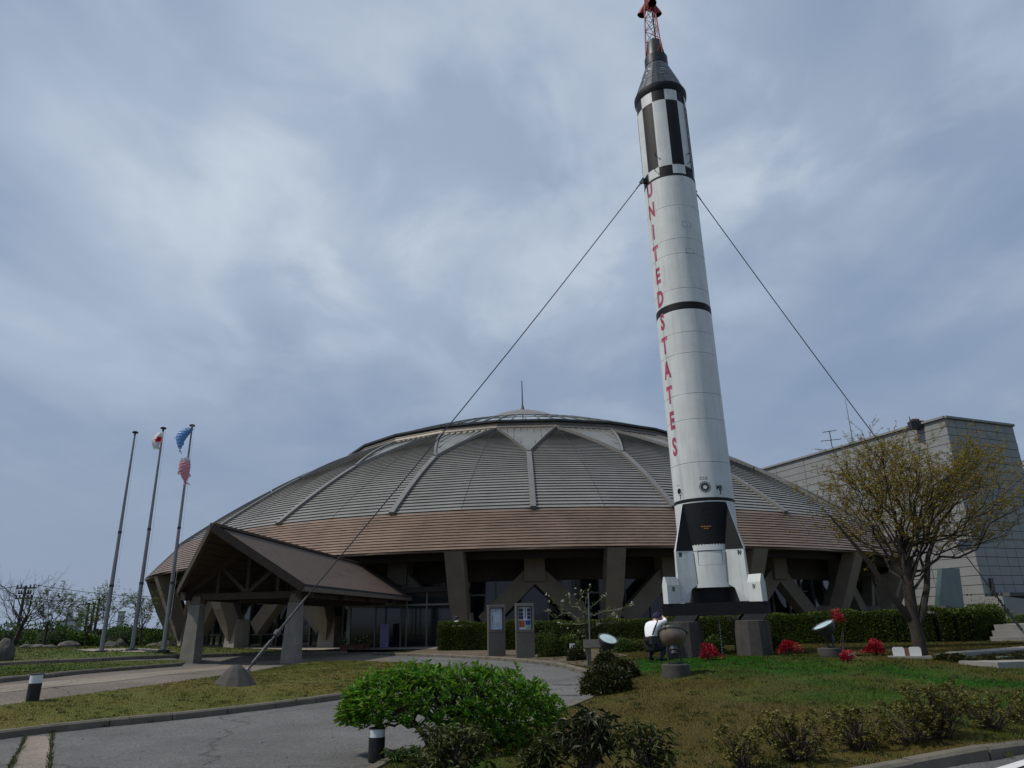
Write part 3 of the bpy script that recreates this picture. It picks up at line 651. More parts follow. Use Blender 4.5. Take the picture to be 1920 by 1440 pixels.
# struts, piers, lateral arms (pier at phi = 0 = mid-bay)
mb = MB(); secs = [(32.9, .55, .10, .5), (33.35, 1.6, .46, .5), (33.9, 2.6, .52, .48), (35.05, Z_E - .1, .54, .46)]
vs = []
for r, z, w_, t in secs: vs += [(-w_, -(r + t), z), (w_, -(r + t), z), (w_, -(r - t), z), (-w_, -(r - t), z)]
fs = [(3, 2, 1, 0), (12, 13, 14, 15)] + [(4 * i + k, 4 * i + (k + 1) % 4, 4 * i + 4 + (k + 1) % 4, 4 * i + 4 + k) for i in range(3) for k in range(4)]
mb.add(vs, fs, 'strut'); strut = mb.build('slanted_strut', parent=museum)
mb = MB(); mb.hexa([(-.62, -33.32, 0), (.62, -33.32, 0), (.62, -32.2, 0), (-.62, -32.2, 0), (-.52, -33.2, 1.9), (.52, -33.2, 1.9), (.52, -32.2, 1.9), (-.52, -32.2, 1.9)], 'conc'); pier = mb.build('pier', parent=museum)
arms = []
for s in (-1, 1):
    mb = MB(); p = Vector(PL(s * BAY / 2, 32.0, 4.15)); q = Vector(PL(s * .035, 32.0, 1.3)); mb.bar(q, p, .7, 1.02, 'strut', up=(0, 0, 1)); arms.append(mb.build('lateral_arm', parent=museum))
rad_copy([strut, pier] + arms, MID0)
mb = MB(); mb.box(-.62, .62, -32.55, -31.45, 3.62, Z_E - .02, 'strut'); rad_copy([mb.build('strut_block', parent=museum)], RIB0)
# glazing: mullions and panes, five to a bay
pn, ml = [], []
for k in range(5):
    a0 = -H + k * BAY / 5; a1 = a0 + BAY / 5; p, q = PL(a0 + .0015, 30.8, 0), PL(a1 - .0015, 30.8, 0)
    mb = MB(); mb.hexa([(p[0], p[1], .95), (q[0], q[1], .95), (q[0], q[1] + .03, .95), (p[0], p[1] + .03, .95), (p[0], p[1], 3.74), (q[0], q[1], 3.74), (q[0], q[1] + .03, 3.74), (p[0], p[1] + .03, 3.74)], 'glass'); pn.append(mb.build('glass_pane', parent=museum))
    mb = MB(); mb.hexa([(p[0], p[1], .16), (q[0], q[1], .16), (q[0], q[1] + .03, .16), (p[0], p[1] + .03, .16), (p[0], p[1], .85), (q[0], q[1], .85), (q[0], q[1] + .03, .85), (p[0], p[1] + .03, .85)], 'glass'); pn.append(mb.build('lower_pane', parent=museum))
    mb = MB(); mb.bar(PL(a0, 30.85, .03), PL(a0, 30.85, 3.76), .09, .14, 'frame', up=(0, 1, 0)); ml.append(mb.build('mullion', parent=museum))
mb = MB()
for z in (.1, .9, 2.95): mb.bar(PL(-H, 30.85, z), PL(H, 30.85, z), .12, .09, 'frame')
ml.append(mb.build('transom', parent=museum))
for o in pn + ml:
    for k in list(range(-8, 7)):                          # only the side that the place in front can see
        c = o if k == -8 else o.copy()
        if k != -8: COL.objects.link(c); c.parent = museum
        c.rotation_euler = (0, 0, RIB0 + k * BAY)

# entrance lobby under the eave
pe = ground(748, 1222)
ent = empty('entrance_lobby', (0, 0, .045), RIB0 - .9 * BAY, museum)
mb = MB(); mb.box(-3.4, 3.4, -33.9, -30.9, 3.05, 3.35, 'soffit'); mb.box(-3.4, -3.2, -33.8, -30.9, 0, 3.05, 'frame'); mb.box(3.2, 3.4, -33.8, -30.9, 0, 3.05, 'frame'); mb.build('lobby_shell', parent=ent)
for k in range(4):
    x = -3.2 + k * 1.6
    mb = MB(); mb.box(x + .05, x + 1.55, -33.74, -33.70, .05, 2.3, 'glass'); o = mb.build('lobby_door_pane' if k in (1, 2) else 'lobby_side_pane', parent=ent)
    mb = MB(); mb.box(x + .05, x + 1.55, -33.74, -33.70, 2.42, 3.03, 'lampglass' if k == 1 else 'glass'); mb.build('lobby_transom_pane', parent=ent)
mb = MB()
for k in range(5): mb.box(-3.24 + k * 1.6, -3.16 + k * 1.6, -33.78, -33.66, 0, 3.05, 'frame')
mb.box(-3.2, 3.2, -33.77, -33.67, 2.3, 2.42, 'frame'); mb.build('lobby_frame', parent=ent)

# ================================================================== ENTRANCE CANOPY
CA = R(7.9); CO = np.array([-10.975, 29.842]); CZ = .30
can = tag(empty('entrance_canopy', (CO[0], CO[1], CZ), -CA), 'brown gabled entrance canopy on two tapered concrete columns in front of the dome', 'canopy')
# local x = across (right), y = towards the museum
zE, zRf, zRb = 3.14 - CZ, 5.32 - CZ, 5.0 - CZ; W = 2.9
def roofside(s):
    fy = -1.2 if s > 0 else -.2
    e0, e1, r0, r1 = Vector((s * W, fy, zE)), Vector((s * W, 15.6, zE)), Vector((0, -3.1, zRf)), Vector((0, 15.6, zRb)); d = Vector((0, 0, -.13))
    mb = MB(); c = [e0 + d, e1 + d, r1 + d, r0 + d, e0, e1, r1, r0]
    if s < 0: c = [c[i] for i in (1, 0, 3, 2, 5, 4, 7, 6)]
    mb.hexa(c, 'canroof'); mb.build('roof_slope', parent=can)
    mb = MB(); mb.bar(e0 + Vector((s * .02, 0, -.14)), e1 + Vector((s * .02, 0, -.14)), .14, .17, 'canedge'); mb.build('eave_trim', parent=can)
    mb = MB(); mb.bar(e0 + Vector((0, -.03, .0)), e1 + Vector((0, 0, .0)), .16, .09, 'gutter'); mb.build('eave_gutter', parent=can)
    mb = MB(); mb.bar(e0 + Vector((0, -.05, -.08)), r0 + Vector((0, -.05, -.08)), .12, .30, 'timber'); mb.build('verge_board', parent=can)
    for k in range(12):                                   # soffit boards running along the slope
        t0, t1 = k / 12 + .004, (k + 1) / 12 - .004; b = Vector((0, 0, -.16 - .012 * (k % 2))); h = Vector((0, 0, -.03))
        p = [e0.lerp(r0, t0) + b, e1.lerp(r1, t0) + b, e1.lerp(r1, t1) + b, e0.lerp(r0, t1) + b]
        mb = MB(); c = [q + h for q in p] + p
        if s < 0: c = [c[i] for i in (1, 0, 3, 2, 5, 4, 7, 6)]
        mb.hexa(c, 'timber'); mb.build('soffit_board', parent=can)
for s in (1, -1): roofside(s)
mb = MB(); mb.bar((0, -3.12, zRf + .03), (0, 15.6, zRb + .03), .22, .1, 'canroof'); mb.build('ridge_cap', parent=can)
for y in (0.0, 3.6, 7.2, 10.8, 14.0):
    zr = zRf + (zRb - zRf) * (y + 3.1) / 18.7 - .3
    mb = MB(); mb.bar((-W + .1, y, zE - .28), (W - .1, y, zE - .28), .2, .26, 'timber')
    for s in (-1, 1):
        mb.bar((s * (W - .2), y, zE - .2), (0, y, zr), .16, .24, 'timber'); mb.bar((0, y, zE - .2), (s * 1.3, y, zE + (zr - zE) * .52), .13, .16, 'timber'); mb.bar((s * 1.3, y, zE - .2), (s * 1.3, y, zE + (zr - zE) * .5), .12, .14, 'timber')
    mb.bar((0, y, zE - .2), (0, y, zr), .14, .16, 'timber', up=(0, 1, 0)); mb.build('roof_truss', parent=can)
for s in (-1, 1):
    mb = MB(); mb.bar((s * (W - .45), -.6, zE - .26), (s * (W - .45), 15.5, zE - .26), .2, .3, 'timber'); mb.build('plate_beam', parent=can)
    x = s * 2.12; b0, b1 = .31, .225
    mb = MB(); mb.hexa([(x - b0, -.40, -.1), (x + b0, -.40, -.1), (x + b0, .25, -.1), (x - b0, .25, -.1), (x - b1, -.24, 2.25), (x + b1, -.24, 2.25), (x + b1, .20, 2.25), (x - b1, .20, 2.25)], 'conc'); mb.build('column', parent=can)
    mb = MB(); mb.hexa([(x - .215, -.22, 2.265), (x + .215, -.22, 2.265), (x + .215, .19, 2.265), (x - .215, .19, 2.265), (x - .16, -.16, 2.58), (x + .16, -.16, 2.58), (x + .16, .16, 2.58), (x - .16, .16, 2.58)], 'strut'); mb.build('column_cap', parent=can)
# rain chains at the eaves
def chain(px, ptop, pbot, d, label):
    a, b = at_d(px, ptop, d), at_d(px, pbot, d); mb = MB(); n = 26
    g = T1(b[0], b[1]) + .02
    for i in range(n):
        z0 = a[2] + (g - a[2]) * i / n; z1 = a[2] + (g - a[2]) * (i + .8) / n
        mb.lathe([(.03, z1), (.075, z0 + (z1 - z0) * .5), (.045, z0)], 7, 'frame')
    o = mb.build('rain_chain', loc=(a[0], a[1], 0)); tag(o, label, 'rain chain', 'rain chains by the entrance')
chain(645, 1128, 1212, 42.0, 'long cup chain hanging behind the flower pots at the entrance')
chain(763, 1118, 1218, 42.8, 'long cup chain hanging from the inner end of the canopy eave')
# plate on the paving by the left column
p = ground(316, 1247.5); mb = MB(); mb.lathe([(.42, -.02), (.42, .02), (.38, .03), (0.01, .03)], 24, 'signwhite'); tag(mb.build('ground_plate', loc=(p[0], p[1], p[2] + .012)), 'round pale cover plate on the paving beside the left canopy column', 'cover plate')

# ================================================================== ROCKET   (local -y faces the camera, angles from there, + to the right)
GZ = .62
rocket = tag(empty('rocket', (RK[0], RK[1], 0), -R(15)), 'tall white and black rocket with red vertical lettering standing on a dark steel frame', 'rocket')
def zr(py, r):                                            # height of the near side of a ring of radius r seen at image row py
    lo, hi = 900, 1500
    for _ in range(50):
        m = (lo + hi) / 2
        if az(m, py) < R(15): lo = m
        else: hi = m
    return EYE + (22.3 - r) * math.tan(el(lo, py))
def PR(th, r, z): return (r * sin(th), -r * cos(th), z)
RR = .89
z_skirt, z_bw, z_bt = zr(1101, .98), zr(1031, RR), zr(941, RR)
z_low = zr(936, RR); z_b0, z_b1 = zr(579, RR), zr(566, RR); z_w = zr(329, RR); z_c0 = zr(309, RR); z_c1 = zr(187, RR); z_c2 = zr(168, RR); z_rim = zr(154, .95)
seams = [z_low + .045, zr(866, RR), zr(785, RR), zr(737, RR), zr(661, RR), zr(622, RR), z_b0, z_b1, zr(540, RR), zr(475, RR), zr(447, RR), zr(385, RR), z_w]
mb = MB(); mb.lathe([(.93, z_skirt), (RR + .012, z_bw), (RR, z_bw + .3), (RR, z_low - .04), (RR - .012, z_low - .035)], 72, 'white'); mb.build('tail_section', parent=rocket, smooth=True)
mb = MB(); mb.lathe([(RR + .012, z_low - .03), (RR + .012, z_low + .035)], 72, 'black'); mb.lathe([(RR - .02, z_low - .03), (RR + .012, z_low - .03)], 72, 'black'); mb.lathe([(RR + .012, z_low + .035), (RR - .02, z_low + .035)], 72, 'black'); mb.build('joint_ring', parent=rocket, smooth=True)
for a, b in zip(seams[:-1], seams[1:]):
    blk = abs(a - z_b0) < 1e-6; m = 'black' if blk else 'white'; e = .004 if blk else 0.0; gp_ = .009
    mb = MB(); mb.lathe([(RR - .02, a + gp_ * .4), (RR - .003 + e, a + gp_ * .6), (RR + e, a + gp_ * 1.6), (RR + e, b - gp_ * 1.6), (RR - .003 + e, b - gp_ * .6), (RR - .02, b - gp_ * .4)], 72, m); mb.build('black_band' if blk else 'body_section', parent=rocket, smooth=True, ang=9)
mb = MB(); mb.lathe([(RR - .03, z_skirt + .2), (RR - .03, z_rim)], 48, 'black'); mb.build('inner_shell', parent=rocket)
mb = MB(); mb.lathe([(RR, z_w + .006), (RR, z_c2)], 72, 'white'); mb.build('checker_section', parent=rocket, smooth=True)
mb = MB(); mb.lathe([(RR + .006, z_w), (RR + .006, z_w + .075)], 72, 'black'); mb.build('base_ring', parent=rocket, smooth=True)
for k in range(12):
    a0, a1 = R(-49 + 30 * k), R(-19 + 30 * k); blk = k % 2 == 0
    def patch(z0, z1, name, g=.010):
        mb = MB(); mb.lathe([(RR + .004, z0), (RR + .004, z1)], 6, 'black', a0 + g, a1 - g); mb.build(name, parent=rocket, smooth=True)
    if blk: patch(z_c0 + .012, z_c1 - .012, 'black_stripe')
    else: patch(z_w + .078, z_c0 - .012, 'black_square'); patch(z_c1 + .012, z_c2 - .004, 'black_square')
mb = MB(); mb.lathe([(RR + .002, z_c2), (RR + .05, z_c2 + .12), (.955, z_rim - .06), (.955, z_rim + .02), (.93, z_rim + .05)], 72, 'black'); mb.build('adapter_ring', parent=rocket, smooth=True)
z_k1 = zr(113, .42); z_k2 = zr(97, .42); z_k3 = zr(72, .28)
mb = MB(); n = 24
for j in range(3):
    t0, t1 = j / 3, (j + 1) / 3; ra, rb = .93 + (.42 - .93) * t0, .93 + (.42 - .93) * t1; za, zb = z_rim + .05 + (z_k1 - z_rim - .05) * t0, z_rim + .05 + (z_k1 - z_rim - .05) * t1
    for k in range(n):
        a0, a1 = 2 * PI * k / n + .006, 2 * PI * (k + 1) / n - .006; e = rng.uniform(.0, .008)
        mb.add([PR(a0, ra + e, za + .006), PR(a1, ra + e, za + .006), PR(a1, rb + e, zb - .006), PR(a0, rb + e, zb - .006)], [(0, 1, 2, 3)], 'capsule')
    mb.lathe([(ra - .006, za), (rb - .006, zb)], 48, 'capsule2')
mb.build('capsule_cone', parent=rocket)
# pale markings on the capsule panels
for th, f, w_, h_ in ((.34, .60, .20, .035), (.36, .52, .24, .035), (.05, .36, .34, .02), (.62, .28, .2, .03), (-.62, .55, .05, .08), (-.5, .68, .04, .09), (-.66, .3, .04, .07), (-.35, .62, .03, .12)):
    r = .93 + (.42 - .93) * f + .016; z = z_rim + .05 + (z_k1 - z_rim - .05) * f; a = w_ / r / 2; sl_ = (.42 - .93) / (z_k1 - z_rim - .05)
    mb = MB(); mb.add([PR(th - a, r, z), PR(th + a, r, z), PR(th + a, r + sl_ * h_, z + h_), PR(th - a, r + sl_ * h_, z + h_)], [(0, 1, 2, 3)], 'steel'); mb.build('capsule_marking', parent=rocket)
mb = MB(); mb.lathe([(.40, z_k1), (.43, z_k1 + .02), (.43, z_k2), (.36, z_k2 + .03), (.345, z_k2 + .1), (.28, z_k3), (.26, z_k3 + .03), (.01, z_k3 + .05)], 48, 'capsule2'); mb.build('recovery_section', parent=rocket, smooth=True)
# escape tower
zt0, zt1 = z_k2 + .04, z_k3 + 1.95; legs = [R(-75), R(45), R(165)]
def TL(th, z): t = (z - zt0) / (zt1 - zt0); r = .37 + (.215 - .37) * t; return PR(th, r, z)
for th in legs:
    mb = MB(); mb.tube([TL(th, zt0), TL(th, zt1)], .026, 8, 'redmetal'); mb.build('tower_leg', parent=rocket, smooth=True)
    for s in (-1, 1):
        mb = MB(); mb.tube([TL(th, zt0 + .45), PR(th + s * .55, .36, zt0 + .02)], .018, 6, 'redmetal'); mb.build('tower_foot_brace', parent=rocket)
lv = np.linspace(z_k3 + .02, zt1 - .12, 4)
for i in range(3):
    for k in range(3):
        a, b = legs[k], legs[(k + 1) % 3]
        for (p, q) in ((TL(a, lv[i + 1]), TL(b, lv[i + 1])), (TL(a, lv[i]), TL(b, lv[i + 1])), (TL(b, lv[i]), TL(a, lv[i + 1]))):
            mb = MB(); mb.tube([p, q], .011, 5, 'redmetal'); mb.build('tower_brace', parent=rocket)
mb = MB(); mb.lathe([(.12, zt1 - .25), (.2, zt1 - .1), (.2, zt1 + 1.5), (.12, zt1 + 1.6), (.05, zt1 + 1.7), (.03, zt1 + 2.2), (.001, zt1 + 2.25)], 24, 'redmetal', cap=True); mb.build('escape_motor', parent=rocket, smooth=True)
for th in (R(-105), R(15), R(135)):
    mb = MB(); mb.lathe([(.155, -.42), (.165, -.42), (.15, -.3), (.06, .05), (.05, .1), (.001, .1)], 20, 'redmetal'); mb.lathe([(.145, -.40), (.03, -.02)], 20, 'black')
    ax_ = Vector(PR(th, 1, 0)); o = mb.build('escape_nozzle', parent=rocket, loc=PR(th, .22, zt1 + .05), smooth=True)
    o.rotation_euler = Vector((ax_.x * -.42, ax_.y * -.42, 1)).to_track_quat('Z', 'Y').to_euler()
# tail: black panel, engine shroud, fins with rudders
mb = MB(); mb.lathe([(RR + .006, z_bw + .02), (RR + .006, z_bt)], 16, 'black', R(-47), R(47)); mb.build('black_tail_panel', parent=rocket, smooth=True)
mb = MB(); mb.lathe([(.62, z_skirt - .4), (.70, z_skirt + .1)], 32, 'capsule2'); mb.lathe([(.42, z_skirt - .42), (.34, z_skirt), (.24, z_skirt + .3)], 32, 'capsule2'); mb.build('engine_bell', parent=rocket, smooth=True)
# access hatch outlined on the white tail
def outline(th0, th1, z0, z1, r, name, m='joint', w=.012):
    mb = MB(); n = 8
    for z in (z0, z1): mb.tube([PR(th0 + (th1 - th0) * i / n, r, z) for i in range(n + 1)], w / 2, 4, m)
    for th in (th0, th1): mb.tube([PR(th, r, z0), PR(th, r, z1)], w / 2, 4, m)
    mb.build(name, parent=rocket)
outline(R(-21), R(22), z_bw - .42, z_bw - .02, RR + .02, 'hatch_outline')
outline(R(-31), R(31), z_bw - .62, z_bw - .01, RR + .024, 'hatch_outline', w=.009)
outline(R(18), R(38), z_b1 + 2.75, z_b1 + 2.95, RR + .001, 'small_hatch_outline', w=.006); outline(R(20), R(38), z_b1 + 1.75, z_b1 + 1.93, RR + .001, 'small_hatch_outline', w=.006)
outline(R(-5), R(5), z_bt - .34, z_bt - .18, RR + .008, 'panel_door', 'capsule2')
zf0 = zr(1128, 1.2)
for i, th in enumerate((R(-45), R(45), R(135), R(-135))):
    f = empty('fin', (0, 0, 0), th, rocket)               # local: -y outward
    # outline in (r, z, half thickness)
    P = [(.85, z_bt, .03), (.86, z_skirt + .1, .30), (1.03, z_skirt - .03, .20), (1.10, zf0, .14), (1.38, zf0, .05), (1.355, z_bw, .035), (.90, z_bt, .015)]
    mid_t = [(1.355, z_bw, .05), (.86, z_bw, .25)]
    def side(s):
        q = [(s * t, -r, z) for r, z, t in [P[0], mid_t[1], mid_t[0], P[6]]]; q2 = [(s * t, -r, z) for r, z, t in [mid_t[1], P[1], P[2], P[3], P[4], P[5]]]
        return q, q2
    for s in (-1, 1):
        up, lo = side(s); front = (i == 0 and s == 1) or (i == 1 and s == -1)
        mb = MB(); fa = (0, 1, 2, 3); mb.add(up, [fa if s > 0 else fa[::-1]], 'black' if front else 'white')
        fl = (0, 1, 2, 3, 4, 5); mb.add(lo, [fl if s > 0 else fl[::-1]], 'white'); mb.build('fin_skin', parent=f)
    mb = MB(); E_ = [P[6], P[5], P[4], P[3], P[2]]
    for (r0, z0, t0), (r1, z1, t1) in zip(E_[:-1], E_[1:]): mb.add([(-t0, -r0, z0), (t0, -r0, z0), (t1, -r1, z1), (-t1, -r1, z1)], [(0, 1, 2, 3)], 'white')
    mb.build('fin_edge', parent=f)
    zt = zf0 + .70; mb = MB(); hw = .10
    mb.hexa([(-hw, -1.86, zf0 - .03), (hw, -1.86, zf0 - .03), (hw, -1.40, zf0 - .03), (-hw, -1.40, zf0 - .03), (-hw, -1.86, zt - .22), (hw, -1.86, zt - .22), (hw, -1.40, zt - .22), (-hw, -1.40, zt - .22)], 'white')
    mb.hexa([(-hw, -1.86, zt - .219), (hw, -1.86, zt - .219), (hw, -1.40, zt - .219), (-hw, -1.40, zt - .219), (-.03, -1.86, zt), (.03, -1.86, zt), (.03, -1.40, zt), (-.03, -1.40, zt)], 'white')
    mb.build('rudder', parent=f)
    for s in (-1, 1):                                     # rivet lines where the fin meets the body
        mb = MB(); 
        for k in range(16): z = z_skirt + .12 + (z_bw - .1 - z_skirt - .12) * k / 15; t = .30 + (.25 - .30) * k / 15; mb.box(s * t - .006, s * t + .006, -.885 - .006, -.865, z, z + .03, 'joint')
        mb.build('rivet_line', parent=f)
def wrap_text(txt, size, th, z, r, m, name, bold=.0, sx=1.0, parent=None, cuts=5):
    me = text_mesh(txt, size, bold, sx); bm = bmesh.new(); bm.from_mesh(me); xs = [v.co.x for v in bm.verts]
    for i in range(1, cuts):
        x = min(xs) + (max(xs) - min(xs)) * i / cuts
        bmesh.ops.bisect_plane(bm, geom=bm.verts[:] + bm.edges[:] + bm.faces[:], plane_co=(x, 0, 0), plane_no=(1, 0, 0))
    for v in bm.verts: x, y = v.co.x, v.co.y; v.co = PR(th + x / r, r, z + y)
    bm.to_mesh(me); bm.free(); me.materials.clear(); me.materials.append(MT[m]); return link(name, me, parent or rocket)
zU, zS = zr(357, .6), zr(839, .62)
zU = EYE + (22.3 - RR * cos(R(52))) * math.tan(el(1217, 358)); zS = EYE + (22.3 - RR * cos(R(50))) * math.tan(el(1268, 839))
lets = 'UNITEDSTATES'
for i, c in enumerate(lets):
    z = zU + (zS - zU) * i / 11
    wrap_text(c, .76, R(-51), z, RR + .005, 'red', 'letter', .030, .60)
for th in (-49, 33):
    zc = z_low + (.22 if th < 0 else .26)
    wrap_text('MR', .19, R(th), zc + .07, RR + .004, 'black', 'marking', .006, .8); wrap_text('7', .19, R(th + 1), zc - .075, RR + .004, 'black', 'marking', .006, .8)
# port hole, drain ring, small stencils
def disc(th, z, r0, r1, m, name, n=18, e=.006, teeth=0):
    mb = MB(); vs = []; k = n
    for i in range(n):
        a = 2 * PI * i / n; rr = r1 * (1.0 if not teeth or i % 2 else .78)
        for q in (r0, rr): vs.append(PR(th + q * cos(a) / RR, RR + e, z + q * sin(a)))
    mb.add(vs, [(2 * i, 2 * ((i + 1) % k), 2 * ((i + 1) % k) + 1, 2 * i + 1) for i in range(k)], m); mb.build(name, parent=rocket)
zp = zr(915, RR); disc(R(-50), zp, .0, .085, 'black', 'port_hole', e=.008); disc(R(-50), zp, .088, .115, 'signwhite', 'port_ring', e=.005)
disc(R(5), zp + .03, .062, .15, 'lampdark', 'vent_gear', n=28, teeth=1); disc(R(5), zp + .03, .155, .168, 'joint', 'vent_ring', e=.004, n=28)
def stencil(th, z, rows, m, r=RR + .005):                # illegible stencil lines, drawn as short dashes
    mb = MB()
    for j, lens in enumerate(rows):
        tot = sum(lens) + .018 * (len(lens) - 1); x = -tot / 2
        for q in lens: mb.add([PR(th + x / r, r, z - .055 * j), PR(th + (x + q) / r, r, z - .055 * j), PR(th + (x + q) / r, r, z - .055 * j + .022), PR(th + x / r, r, z - .055 * j + .022)], [(0, 1, 2, 3)], m); x += q + .018
    mb.build('stencil_marking', parent=rocket)
stencil(R(4), zp + .31, [[.07, .05, .08], [.05, .06, .09]], 'stencil'); stencil(R(-53), zp + .17, [[.05, .07]], 'stencil'); stencil(R(-1), z_bt - .72, [[.05, .07, .05, .06], [.05, .06]], 'yellow', RR + .012)
# roman numerals on fins and rudders
def flat_text(txt, size, fin_th, x, r, z, parent, m='black', sx=.7, slope=0.0):
    me = text_mesh(txt, size, .006, sx); 
    for v in me.vertices: a, b = v.co.x, v.co.y; v.co = (x, -(r + a * (1 if x > 0 else -1) * -1), z + b)
    me.materials.clear(); me.materials.append(MT[m]); return link('marking', me, parent)
fins = [o for o in rocket.children if o.name.startswith('fin') and o.type == 'EMPTY']
for f, txt, s in ((fins[0], 'III', 1), (fins[1], 'IV', -1)):
    for (r, z, x) in ((1.63, zf0 + .36, s * .1045), (1.25, z_bw - .11, s * .088)):
        me = text_mesh(txt, .17, .006, .7)
        for v in me.vertices:
            a, b = v.co.x, v.co.y; rad = r - s * a
            xx = x if r > 1.5 else s * (.05 + (1.355 - rad) * (.25 - .05) / .495 + .008)
            v.co = (xx, -rad, z + b)
        me.materials.clear(); me.materials.append(MT['black']); link('marking', me, f)
# cable lugs on the rocket
def lug(th):
    mb = MB(); p = Vector(PR(th, RR, z_w + .22)); d = Vector(PR(th, 1, 0)); mb.bar(p, p + d * .14, .12, .16, 'capsule2'); mb.bar(p + d * .1 + Vector((0, 0, .09)), p + d * .22 - Vector((0, 0, .1)), .09, .12, 'steel'); mb.build('cable_lug', parent=rocket)
    return Matrix.Rotation(-R(15), 4, 'Z') @ (p + d * .2 - Vector((0, 0, .08))) + Vector((RK[0], RK[1], 0))
angL, angR = math.atan2(18.37 - RK[1], -6.535 - RK[0]), math.atan2(26.3 - RK[1], 17.75 - RK[0])
def th_of(a): d = Vector((cos(a), sin(a), 0)); d = Matrix.Rotation(R(15), 3, 'Z') @ d; return math.atan2(d.x, -d.y)
lugL, lugR, lugB = lug(th_of(angL)), lug(th_of(angR)), lug(R(178))
for th, z in ((R(-28), z_w + .33), (R(-24), z_c0 + .5), (R(48), z_c0 + .45), (R(50), z_c0 + .12)):
    mb = MB(); mb.tube([PR(th, RR, z), PR(th + .03, RR + .1, z + .03)], .012, 5, 'capsule2'); mb.tube([PR(th + .02, RR + .1, z + .02), PR(th + .06, RR + .11, z + .05)], .025, 6, 'capsule2'); mb.build('climbing_peg', parent=rocket)
mb = MB(); mb.tube([PR(R(62), RR + .03, z_w + .3), PR(R(62), RR + .03, z_c2)], .015, 6, 'capsule2'); mb.build('conduit', parent=rocket)
# stand and pedestals
stand = tag(empty('rocket_stand', (RK[0], RK[1], 0), -R(15)), 'black welded steel frame carrying the rocket above its concrete pedestals', 'steel frame')
zb1, zb0 = zf0 - .015, zr(1153, 1.45)
for s in (-1, 1):
    mb = MB(); mb.box(-1.43, 1.43, s * 1.2 - .14, s * 1.2 + .14, zb0, zb1 - .01, 'black'); mb.build('beam', parent=stand)
    mb = MB(); mb.box(s * 1.15 - .14, s * 1.15 + .14, -1.055, 1.055, zb0 + .01, zb1 - .02, 'black'); mb.build('cross_beam', parent=stand)
for sx in (-1, 1):
    mb = MB(); mb.box(sx * .7 - .12, sx * .7 + .12, -1.05, 1.05, zb0 + .03, zb1 - .03, 'black'); mb.build('cradle', parent=stand)
ped_top = zr(1164, 1.55); pz = []
for sx in (-1, 1):
    for sy in (-1, 1):
        mb = MB(); mb.hexa([(sx * .90 - .3, sy * 1.2 - .3, ped_top), (sx * .90 + .3, sy * 1.2 - .3, ped_top), (sx * .90 + .3, sy * 1.2 + .3, ped_top), (sx * .90 - .3, sy * 1.2 + .3, ped_top), (sx * .90 - .16, sy * 1.2 - .15, zb0 + .002), (sx * .90 + .42, sy * 1.2 - .15, zb0 + .002), (sx * .90 + .42, sy * 1.2 + .15, zb0 + .002), (sx * .90 - .16, sy * 1.2 + .15, zb0 + .002)], 'black'); mb.build('bearing_bracket', parent=stand)
        c = Matrix.Rotation(-R(15), 3, 'Z') @ Vector((sx * .90, sy * 1.2, 0)) + Vector((RK[0], RK[1], 0)); g = T1(c.x, c.y) + KH - .1
        mb = MB(); n = 10; mb.lathe([(.475, 0), (.45, ped_top - g - .02), (.43, ped_top - g - .002), (.01, ped_top - g - .002)], n, 'pedestal'); o = mb.build('concrete_pedestal', loc=(c.x, c.y, g), rot=(0, 0, .1))
        tag(o, {(-1, -1): 'dark faceted concrete pedestal under the rocket frame, behind the round bowl lamp', (1, -1): 'dark faceted concrete pedestal under the rocket frame, on the open grass to the right', (-1, 1): 'rear concrete pedestal under the rocket frame behind the bowl lamp one', (1, 1): 'rear concrete pedestal under the rocket frame behind the right front one'}[(sx, sy)], 'pedestal', 'pedestals carrying the rocket')
# guy cables with turnbuckles, anchors
def guy(a, b, label, buckle=2.1):
    root = tag(empty('guy_cable', b), label, 'guy cable', 'guy cables holding the rocket'); a, b = Vector(a) - Vector(b), Vector((0, 0, 0)); d = (a - b).normalized(); ln = (a - b).length
    sag = [b + d * (buckle + (ln - buckle) * t) - Vector((0, 0, .16 * sin(PI * t))) for t in np.linspace(0, 1, 26)]
    mb = MB(); mb.tube(sag, .017, 6, 'cable'); mb.build('cable', parent=root)
    mb = MB(); mb.tube([a, a - d * .35], [.03, .022], 7, 'hardware'); mb.build('socket', parent=root)
    mb = MB(); mb.tube([b, b + d * .12, b + d * .14, b + d * .78, b + d * .80, b + d * .95], [.028, .028, .05, .05, .028, .028], 8, 'hardware'); mb.build('turnbuckle', parent=root)
    mb = MB(); mb.tube([b + d * .92, b + d * .96, b + d * 1.05, b + d * 1.10], [.04, .085, .085, .04], 9, 'hardware'); mb.build('shackle', parent=root)
    mb = MB(); mb.tube([b + d * 1.05, b + d * 1.75, b + d * buckle], [.034, .028, .018], 7, 'hardware'); mb.build('rod', parent=root)
    for k in range(4):
        p = b + d * (1.2 + k * .2); mb = MB(); s = d.cross(Vector((0, 0, 1))).normalized(); mb.bar(p - s * .06, p + s * .06, .035, .045, 'hardware'); mb.bar(p + s * .05, p + s * .05 - Vector((0, 0, .09)), .02, .02, 'hardware', up=(0, 1, 0)); mb.build('cable_clamp', parent=root)
    return root
aL = at_d(466, 1254, 19.55)
pA = ground(440, 1281, KH); mbA = MB(); n = 10; vs = []
prof = [(.54, -.2), (.49, .0), (.34, .19), (.20, .36), (.10, .44), (.001, .455)]
for i, (r, z) in enumerate(prof):
    for k in range(n): a = 2 * PI * k / n + .25; vs.append((r * cos(a) * (1 + .06 * sin(2 * a)), r * sin(a), z))
mbA.add(vs, [(i * n + k, i * n + (k + 1) % n, (i + 1) * n + (k + 1) % n, (i + 1) * n + k) for i in range(5) for k in range(n)], 'pedestal')
